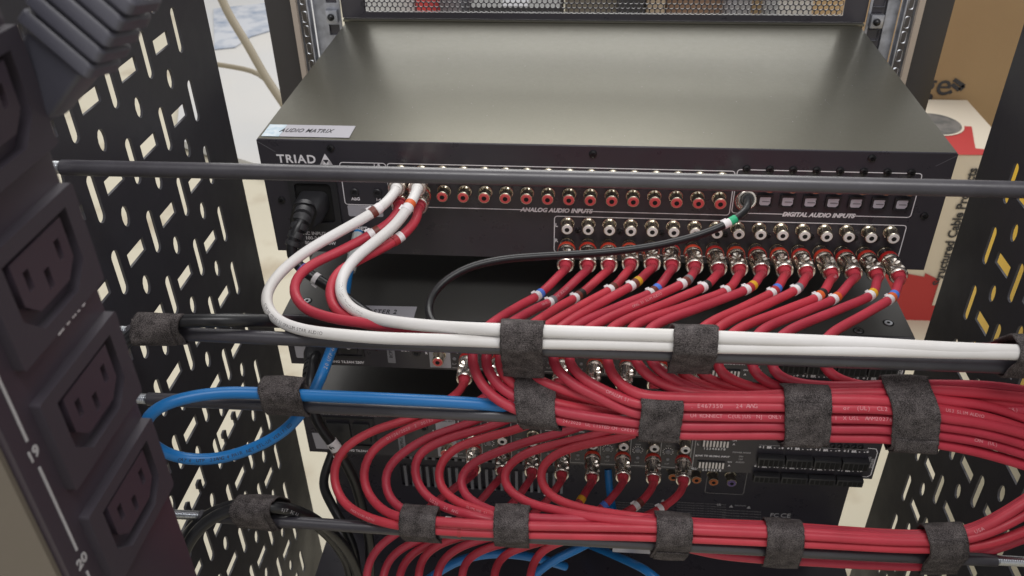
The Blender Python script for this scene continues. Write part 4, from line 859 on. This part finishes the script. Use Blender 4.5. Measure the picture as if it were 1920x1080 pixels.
# ================================================================== hook-and-loop straps
def hull2(P):
    P = sorted(set((round(a, 6), round(b, 6)) for a, b in P))
    def half(Q):
        o = []
        for p in Q:
            while len(o) > 1 and (o[-1][0] - o[-2][0]) * (p[1] - o[-2][1]) - (o[-1][1] - o[-2][1]) * (p[0] - o[-2][0]) <= 0: o.pop()
            o.append(p)
        return o
    a = half(P); b = half(P[::-1]); return a[:-1] + b[:-1]
def cross(C, r, X):
    for a, b in zip(C, C[1:]):
        if (a.x - X) * (b.x - X) <= 0 and abs(a.x - b.x) > 1e-9:
            f = (X - a.x) / (b.x - a.x); p = a.lerp(b, f); yield (p.y, p.z, r)
def strap(label, xa, xb, yref, rodk, keys, extra=(), tail=0, skew=0.0, zr=0.030, zlo=-1):
    A = at(xa, yref, -0.168).x; Bx = at(xb, yref, -0.168).x; mid = (A + Bx) / 2
    def section(X):
        cc = list(cross(RODC[rodk], 0.00365, X))
        for X2 in (X, (X + mid) / 2, mid):
            for k in keys:
                for q in cross(*CABLES[k], X2):
                    if abs(q[0] + 0.162) < 0.022 and abs(q[1] - RODC[rodk][20].z) < zr and q[1] - RODC[rodk][20].z > zlo: cc.append(q)
        P = []
        for (y, z, r) in cc:
            for a in range(20): P.append((y + (r + 0.0014) * math.cos(a * math.pi / 10), z + (r + 0.0014) * math.sin(a * math.pi / 10)))
        for (x, y, Y) in extra:
            q = at(x, y, Y); P.append((q.y, q.z))
        H = hull2(P); cy = sum(p[0] for p in H) / len(H); cz = sum(p[1] for p in H) / len(H)
        # resample by angle
        L = [0]; HH = H + [H[0]]
        for a, b in zip(HH, HH[1:]): L.append(L[-1] + math.hypot(b[0] - a[0], b[1] - a[1]))
        i0 = max(range(len(H)), key=lambda i: H[i][1]); H = H[i0:] + H[:i0]; HH = H + [H[0]]; L = [0]
        for a, b in zip(HH, HH[1:]): L.append(L[-1] + math.hypot(b[0] - a[0], b[1] - a[1]))
        out = []
        for k in range(NS):
            q = L[-1] * k / NS; j = max(i for i in range(len(L) - 1) if L[i] <= q); f = (q - L[j]) / max(1e-9, L[j + 1] - L[j])
            out.append(Vector((0, HH[j][0] + (HH[j + 1][0] - HH[j][0]) * f, HH[j][1] + (HH[j + 1][1] - HH[j][1]) * f)))
        for _ in range(1): out = [(out[i - 1] + out[i] * 2 + out[(i + 1) % NS]) / 4 for i in range(NS)]
        return out, Vector((0, cy, cz))
    NS = 72; NX = 15; S0, c0 = section(A); S1, c1 = section(Bx)
    t = thing('cable_strap', label, 'cable strap', (mid, -0.162, RODC[rodk][20].z), 'dark hook-and-loop straps on the lacing rods')
    bm = B(); outer = []; inner = []; rnd = random.Random(int(xa * 7 + yref))
    ph = rnd.uniform(0, 6); wob = [(rnd.uniform(0.0001, 0.0004), rnd.uniform(1, 4), rnd.uniform(0, 6)) for _ in range(3)]
    for j in range(NX):
        f = j / (NX - 1); ro = []; ri = []
        for k in range(NS):
            a = 2 * math.pi * k / NS; p = S0[k].lerp(S1[k], f); c = c0.lerp(c1, f)
            n = (p - c).normalized(); e = sum(w_ * math.sin(q * a + z) for w_, q, z in wob)
            x = A + (Bx - A) * f + (e if j in (0, NX - 1) else e * 0.5) + skew * (p.z - c.z) + (rnd.uniform(-0.00018, 0.00018) if j in (0, NX - 1) else 0)
            bulge = 0.0003 * math.sin(math.pi * f) + 0.00022 * math.sin(3 * a + ph + f * 5) + rnd.uniform(-0.00007, 0.00007)
            ro.append(bm.verts.new(Vector((x, p.y, p.z)) + n * (0.0006 + bulge))); ri.append(bm.verts.new(Vector((x, p.y, p.z)) - n * 0.0004))
        outer.append(ro); inner.append(ri)
    for j in range(NX - 1):
        for k in range(NS):
            k2 = (k + 1) % NS
            bm.faces.new((outer[j][k], outer[j][k2], outer[j + 1][k2], outer[j + 1][k])); bm.faces.new((inner[j][k], inner[j + 1][k], inner[j + 1][k2], inner[j][k2]))
    for k in range(NS):
        k2 = (k + 1) % NS
        bm.faces.new((outer[0][k], inner[0][k], inner[0][k2], outer[0][k2])); bm.faces.new((outer[-1][k], outer[-1][k2], inner[-1][k2], inner[-1][k]))
    OUT = [[v.co.copy() for v in r_] for r_ in outer]
    put('strap_band', done(bm, 'band', 'full'), M_vel, t)
    # overlapping free end: either a second layer on the upper front or a flap at the bottom
    def layer(k0, k1, j0, j1, lift, curl):
        bm = B(); G = []
        for j in range(j0, j1 + 1):
            cc = Vector((0, c0.y, c0.z)); col = []
            n_ = k1 - k0
            for i in range(n_ + 1):
                p = OUT[j][(k0 + i) % NS]; n = (p - Vector((p.x, cc.y, cc.z))).normalized(); u = i / n_
                col.append((p + n * (lift + curl * max(0, u - 0.7) ** 1.5 * 6) + Vector((0.0003 * rnd.uniform(-1, 1), 0, 0)), n))
            G.append(col)
        top = [[bm.verts.new(p + n * 0.0009) for p, n in c] for c in G]; bot = [[bm.verts.new(p) for p, n in c] for c in G]
        for a in range(len(G) - 1):
            for i in range(len(G[0]) - 1):
                bm.faces.new((top[a][i], top[a + 1][i], top[a + 1][i + 1], top[a][i + 1])); bm.faces.new((bot[a][i], bot[a][i + 1], bot[a + 1][i + 1], bot[a + 1][i]))
        for a in range(len(G) - 1):
            for i in (0, len(G[0]) - 1): bm.faces.new((top[a][i], bot[a][i], bot[a + 1][i], top[a + 1][i]))
        for i in range(len(G[0]) - 1):
            for a in (0, len(G) - 1): bm.faces.new((top[a][i], top[a][i + 1], bot[a][i + 1], bot[a][i]))
        return done(bm, 'lap', 'full')
    if tail == 1: put('strap_end', layer(4, 26, 0, NX - 3, 0.0003, 0.0), M_vel, t)
    if tail == 2: put('strap_end', layer(22, 44, 1, NX - 1, 0.0003, 0.0012), M_vel, t)
    if tail == 3: put('strap_end', layer(60, 78, 0, NX - 2, 0.0002, 0.0022), M_vel, t)
    # loop pile: short fuzzy fibres along the edges and over the face
    bm = B()
    for _ in range(1500):
        edge = rnd.random() < 0.4
        j = rnd.choice((0, NX - 1)) if edge else rnd.randrange(NX - 1); k = rnd.randrange(NS)
        p = OUT[j][k].lerp(OUT[min(j + 1, NX - 1)][(k + 1) % NS], rnd.random()) if not edge else OUT[j][k].lerp(OUT[j][(k + 1) % NS], rnd.random())
        n = (p - Vector((p.x, c0.y, c0.z))).normalized()
        d = (n * rnd.uniform(0.2, 1) + Vector((rnd.uniform(-1, 1), rnd.uniform(-.6, .6), rnd.uniform(-.6, .6))) + (Vector((-1.2 if j == 0 else 1.2, 0, 0)) if edge else Vector())).normalized() * rnd.uniform(0.0004, 0.0011 if edge else 0.0007)
        s = Vector((rnd.uniform(-1, 1), rnd.uniform(-1, 1), rnd.uniform(-1, 1))).normalized() * 0.00005
        bm.faces.new([bm.verts.new(q) for q in (p - s, p + s, p + d + s * 0.4)])
    put('pile_fibres', done(bm), M_fuzz, t, kind='stuff')
    return t
cs = ['c%d' % k for k in range(16)]; ls = ['l%d' % k for k in range(8)]
strap('strap at the left end of the second rod round a black cord', 258, 342, 620, 2, ['p1'], tail=1, skew=0.12, zr=0.012)
strap('tall strap round both white cables, left of the middle of the second rod', 941, 1019, 655, 2, ['w0', 'w1', 'r0', 'r1', 'k0'], extra=[(980, 708, -.160), (980, 601, -.160)])
strap('strap round both white cables, right of the middle of the second rod', 1260, 1342, 655, 2, ['w0', 'w1', 'r0', 'r1', 'k0'], extra=[(1300, 701, -.160), (1300, 610, -.158)])
strap('strap round the white cables at the right edge of the picture', 1900, 1985, 665, 2, ['w0', 'w1', 'r0', 'r1', 'k0'], extra=[(1920, 703, -.160), (1925, 628, -.160)])
strap('strap holding the blue cable to the left part of the third rod', 489, 566, 742, 3, ['b0'], tail=0, skew=-0.05, zr=0.016, zlo=0.0005, extra=[(520, 706, -.158), (530, 777, -.166)])
strap('strap where the blue cable meets the first red cables on the third rod', 969, 1045, 768, 3, cs[:4] + ['b0'], skew=-0.12, extra=[(1000, 737, -.158), (1000, 806, -.160)])
strap('second strap of the thick red bundle on the third rod', 1198, 1276, 778, 3, cs[:3] + cs[5:7], extra=[(1230, 731, -.158), (1235, 822, -.163)])
strap('third strap of the thick red bundle, its end folded over at the top', 1470, 1556, 785, 3, cs[:13] + ['b0'], tail=1, skew=-0.10, extra=[(1510, 738, -.152), (1515, 832, -.163)])
strap('widest strap at the right where the thick red bundle starts to fan out', 1668, 1758, 775, 3, cs, tail=2, skew=-0.22, extra=[(1710, 708, -.150), (1715, 844, -.163)])
strap('strap at the left end of the lowest rod round two black cords', 441, 511, 960, 4, ['p2', 'p3'], tail=1)
strap('first strap of the lower red bundle from the left on the lowest rod', 751, 819, 980, 4, ls[:3], extra=[(785, 949, -.158), (785, 1016, -.163)])
strap('second strap of the lower red bundle, left of the middle of the lowest rod', 926, 991, 985, 4, ls[:5], extra=[(958, 946, -.157), (958, 1026, -.163)])
strap('third strap of the lower red bundle with a flap hanging from its lower edge', 1228, 1295, 1005, 4, ls, tail=2, extra=[(1262, 964, -.155), (1262, 1048, -.163)])
strap('fourth strap of the lower red bundle, in front of the printed marks', 1437, 1506, 1018, 4, ls + ['d0'], skew=-0.12, extra=[(1470, 977, -.155), (1470, 1064, -.163)])
strap('strap at the right end of the lowest rod beside its threaded end', 1738, 1810, 1030, 4, ls + ['d0'], skew=-0.20, tail=1, extra=[(1770, 993, -.155), (1770, 1072, -.163)])

# ================================================================== power strip in the left foreground
pd = thing('power_strip', 'blurred dark vertical power strip with square-cornered outlets in the left foreground', 'power strip', (-0.16, -0.34, -0.2))
put('housing', boxme(-0.1900, -0.1400, -0.3672, -0.3160, -0.24, 0.30, 0.0012), M_pdu, pd)
put('side_cover', boxme(-0.1890, -0.1420, -0.3690, -0.3674, -0.24, 0.30), M_pside, pd)
def hexa(w_, h_, c): return [(-w_ / 2, h_ / 2), (-w_ / 2, -h_ / 2 + c), (-w_ / 2 + c, -h_ / 2), (w_ / 2 - c, -h_ / 2), (w_ / 2, -h_ / 2 + c), (w_ / 2, h_ / 2)]
def SIDE(x, y, z): return Matrix(((0, 0, 1, x), (1, 0, 0, y), (0, 1, 0, z), (0, 0, 0, 1)))
me_mod = plate(rrect(0, 0, 0.0400, 0.0300, 0.001), [[(a, b) for a, b in hexa(0.0285, 0.0215, 0.0062)]], 0.0030)
me_core = plate(hexa(0.0228, 0.0160, 0.0045), [rrect(-0.007, 0.0012, 0.0022, 0.0055), rrect(0.007, 0.0012, 0.0022, 0.0055), rrect(0, -0.0028, 0.0022, 0.0055)], 0.0024)
for k in range(-2, 4):
    z = 0.1243 + 0.0405 * k
    o = put('outlet', me_mod, M_pdu2, pd, SIDE(-0.1400, -0.3365, z - 0.0035))
    oc = put('outlet_core', me_core, M_pdu, o, SIDE(-0.1398, -0.3365, z - 0.0020))
    for dy, dz in ((-0.007, 0.0012), (0.007, 0.0012), (0, -0.0028)):
        put('contact', boxme(-0.1412, -0.1394, -0.3365 + dy - 0.0004, -0.3365 + dy + 0.0004, z - 0.0020 + dz - 0.0022, z - 0.0020 + dz + 0.0010), M_brass, oc)
    num = 18 - k
    me = text(str(num), 0.0046, 0, 0.00012).copy(); put('number', me, M_ink3, pd, MX((-0.1397, -0.3616, z + 0.0), (0, 1, 0), (0, 0, 1)))
    put('number_line', boxme(-0.1399, -0.1396, -0.36195, -0.36125, z - 0.0360, z - 0.0045), M_ink3, pd)
me = text('BANK 8', 0.0042, 0, 0.0001).copy(); put('lettering', me, M_ink, pd, MX((-0.1397, -0.3310, 0.1040), (0, 1, 0), (0, 0, 1)))
# connector in the outlet above
pc = thing('power_plug', 'out of focus ribbed dark plug sticking out of the power strip at the top left', 'plug', (-0.13, -0.338, 0.165))
Ba = CO + ray(92, 152) / FPX * 0.212; Bb = CO + ray(210, -60) / FPX * 0.198; ax = (Bb - Ba).normalized()
Xp = CR @ Vector((117, -60, 0)); Xp = (Xp - ax * Xp.dot(ax)).normalized(); Yp = Xp.cross(ax).normalized()
put('plug_body', loft([(Ba - ax * 0.0060, Xp, Yp, 0.0120, 0.0075), (Ba - ax * 0.0035, Xp, Yp, 0.0130, 0.0085), (Ba + ax * 0.009, Xp, Yp, 0.0160, 0.0095), (Ba + ax * 0.048, Xp, Yp, 0.0175, 0.0100)], 0.14), M_gplug, pc)
put('seam', loft([(Ba - ax * 0.003 - Yp * 0.0045, Xp, Yp, 0.0006, 0.0010), (Ba + ax * 0.012 - Yp * 0.0050, Xp, Yp, 0.0006, 0.0010)], 0.1), M_gplug, pc)
for k in range(5):
    q = 0.0105 + 0.0049 * k; w_ = 0.0205 + 0.0004 * k
    put('grip_rib', loft([(Ba + ax * q, Xp, Yp, w_ - 0.0010, 0.0118), (Ba + ax * (q + 0.0009), Xp, Yp, w_ + 0.0004, 0.0130), (Ba + ax * (q + 0.0034), Xp, Yp, w_, 0.0124), (Ba + ax * (q + 0.0041), Xp, Yp, w_ - 0.0014, 0.0112)], 0.14), M_gplug, pc)

# ================================================================== room things seen past the rack
wb = thing('cable_carton', 'white and red cable carton with a round pull hole on the floor at the right', 'carton', (0.66, 0.9, -0.7))
YB = 0.80
p_tl = at(1700, 283, YB); p_br = at(1870, 612, YB); x0, x1, z1 = at(1640, 600, YB).x, at(1905, 300, YB).x, at(1800, 290, YB).z
YBK = atz(1800, 187, z1).y
put('carton_body', boxme(x0, x1, YB, YBK, -0.70, z1, 0.002), M_wbox, wb)
bm = B(); vs = [at(1640, 502, YB - .001), at(1733, 519, YB - .001), at(1735, 512, YB - .001), at(1766, 527, YB - .001), at(1860, 545, YB - .001), at(1860, 640, YB - .001), at(1640, 610, YB - .001)]
bm.faces.new([bm.verts.new(v) for v in vs]); put('red_print', done(bm), M_rbox, wb)
zt = z1 + 0.001
bm = B(); vs = [atz(*q, zt) for q in ((1700, 235), (1770, 243), (1800, 236), (1822, 237), (1826, 262), (1829, 278), (1880, 283), (1880, 291), (1700, 289))]
bm.faces.new([bm.verts.new(v) for v in vs]); put('red_print', done(bm), M_rbox, wb)
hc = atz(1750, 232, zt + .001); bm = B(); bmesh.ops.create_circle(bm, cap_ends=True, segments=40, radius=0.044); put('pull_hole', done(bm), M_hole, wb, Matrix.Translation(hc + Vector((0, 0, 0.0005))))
bm = B(); bmesh.ops.create_circle(bm, cap_ends=True, segments=40, radius=0.048); put('hole_rim', done(bm), M_wbox, wb, Matrix.Translation(hc))
a, b = at(1763, 520, YB - .003), at(1822, 335, YB - .003)
me = text('Structured Cable Products', 0.0360, 0, 0.0012).copy(); L = max(v.co.x for v in me.vertices) - min(v.co.x for v in me.vertices); s = 0.225 / L
pm = at(1790, 430, YB - .002)
put('lettering', me, M_black_ink, wb, MX(pm, (0.0, 0, 1), (-1, 0, 0)) @ Matrix.Scale(s, 4))
q = at(1760, 548, YB - .003); put('small_panel', boxme(q.x - 0.004, q.x + 0.05, YB - 0.003, YB - 0.0015, q.z - 0.028, q.z + 0.028), M_wbox, wb)
cb = thing('cardboard_box', 'plain brown cardboard box with a dark arrow logo behind the white carton', 'cardboard box', (0.9, 1.3, -0.7))
YC = YBK + 0.01; xc0 = at(1690, 100, YC).x; xc1 = at(1990, 100, YC).x; zc1 = at(1850, -60, YC).z
put('box_body', boxme(xc0, xc1, YC, YC + 0.35, -0.70, zc1, 0.003), M_card, cb)
q = at(1757, 160, YC - .002); put('lettering', text('ge', 0.058, 0, 0.0003).copy(), M_inkd if False else M_black_ink, cb, BACK(q.x, YC - 0.002, q.z))
def bar(pa, pb, w_):
    pa = at(*pa, YC - .002); pb = at(*pb, YC - .002); d = (pb - pa).normalized(); n = d.cross(Vector((0, 1, 0))) * w_ / 2
    bm = B(); bm.faces.new([bm.verts.new(v) for v in (pa + n, pb + n, pb - n, pa - n)]); return done(bm)
for a, b in (((1789, 149), (1808, 162)), ((1785, 158), (1799, 169)), ((1799, 169), (1808, 161)), ((1779, 174), (1785, 171))): put('arrow_logo', bar(a, b, 0.007), M_black_ink, cb)
yb = thing('storage_bin', 'yellow bin on a beige stand, glimpsed through the slots of the right lacing panel', 'bin', (0.6, 0.2, -0.7))
put('bin_body', boxme(0.42, 0.80, -0.05, 0.33, -0.36, -0.14, 0.004), M_yel, yb)
put('stand', boxme(0.45, 0.77, -0.02, 0.30, -0.70, -0.361), M_floor, yb)
# pale board and beige chair frame at the upper left
ch = thing('folding_chair', 'beige tubular folding chair frame standing behind the rack at the upper left', 'chair', (-0.9, 1.5, -0.7))
def tpath(pts): return smoothed(catmull([at(*p) for p in pts], 0.02), 2)
put('leg', tube(tpath([(400, -40, 1.25), (425, 20, 1.22), (465, 85, 1.18), (495, 140, 1.15), (545, 215, 1.10), (585, 290, 1.05)]), 0.0085, 12), M_tube, ch)
put('cross_bar', tube(tpath([(340, 112, 1.3), (402, 120, 1.28), (440, 126, 1.26), (475, 133, 1.24), (497, 147, 1.2), (520, 180, 1.15), (545, 225, 1.12)]), 0.0055, 10), M_tube, ch)
bd = thing('white_board', 'white board with a blue grey mottled patch lying on the floor at the upper left', 'board', (-1.0, 2.0, -0.69))
P = [atz(q[0], q[1], -0.672) for q in ((330, 260), (600, 345), (640, -40), (360, -60))]
bm = B(); f = bm.faces.new([bm.verts.new(v) for v in P]); e = bmesh.ops.extrude_face_region(bm, geom=[f]); bmesh.ops.translate(bm, vec=(0, 0, -0.02), verts=[g for g in e['geom'] if isinstance(g, bmesh.types.BMVert)]); put('board', done(bm), M_sheet, bd)
P = [atz(q[0], q[1], -0.668) for q in ((402, 92), (440, 88), (470, 68), (530, 50), (530, 2), (400, 16))]
bm = B(); f = bm.faces.new([bm.verts.new(v) for v in P]); e = bmesh.ops.extrude_face_region(bm, geom=[f]); bmesh.ops.translate(bm, vec=(0, 0, -0.003), verts=[g for g in e['geom'] if isinstance(g, bmesh.types.BMVert)]); put('mottled_patch', done(bm), M_gran, bd)
# crowd of floor things behind the vent panel
def crate(label, xa, xb, Y, ztop_px, m, nm='carton', cat='carton', depth=0.3, dark=None):
    a = at(xa, ztop_px, Y); b = at(xb, ztop_px, Y)
    t = thing(nm, label, cat, ((a.x + b.x) / 2, Y, -0.7))
    put('body', boxme(a.x, b.x, Y, Y + depth, -0.70, a.z, 0.004), m, t)
    put('tape' if nm == 'carton' else 'rim', boxme((a.x + b.x) / 2 - 0.03, (a.x + b.x) / 2 + 0.03, Y - 0.002, Y + depth, a.z, a.z + 0.002), dark or M_tan, t)
crate('pale carton behind the left end of the perforated panel', 650, 772, 1.5, -60, M_sheet)
crate('red bag behind the perforated panel, left part', 776, 800, 1.45, -40, M_rbox, 'red_bag', 'bag', dark=M_rbox)
crate('grey equipment case behind the perforated panel beside the red bag', 804, 862, 1.6, -40, M_gray, 'equipment_case', 'case')
crate('low dark crate behind the middle of the perforated panel', 880, 1050, 1.5, 12, M_plast, 'equipment_case', 'case', dark=M_gray)
crate('pinkish carton just behind the low dark crate', 880, 1010, 1.9, -50, mat('pink_card', (0.36, 0.20, 0.18), 0.7))
crate('grey brown carton behind the middle right of the perforated panel', 1060, 1160, 1.7, -50, mat('greybrown', (0.22, 0.19, 0.15), 0.7))
crate('black speaker case behind the perforated panel between two cartons', 1165, 1212, 1.5, -50, M_plast, 'speaker_case', 'case', dark=M_gray)
crate('light brown carton behind the right half of the perforated panel', 1216, 1252, 1.6, -50, mat('lightcard', (0.46, 0.37, 0.27), 0.7))
crate('brown carton behind the right half of the perforated panel', 1255, 1385, 1.7, -50, mat('browncard', (0.27, 0.17, 0.115), 0.7))
crate('dark upright case behind the right end of the perforated panel', 1387, 1418, 1.5, -50, M_gray, 'equipment_case', 'case')
crate('sandy carton behind the right end of the perforated panel', 1420, 1640, 1.8, -50, mat('sandcard', (0.50, 0.35, 0.19), 0.7))
crate('small white parcel in front of the sandy carton', 1462, 1528, 1.6, -8, M_sheet)
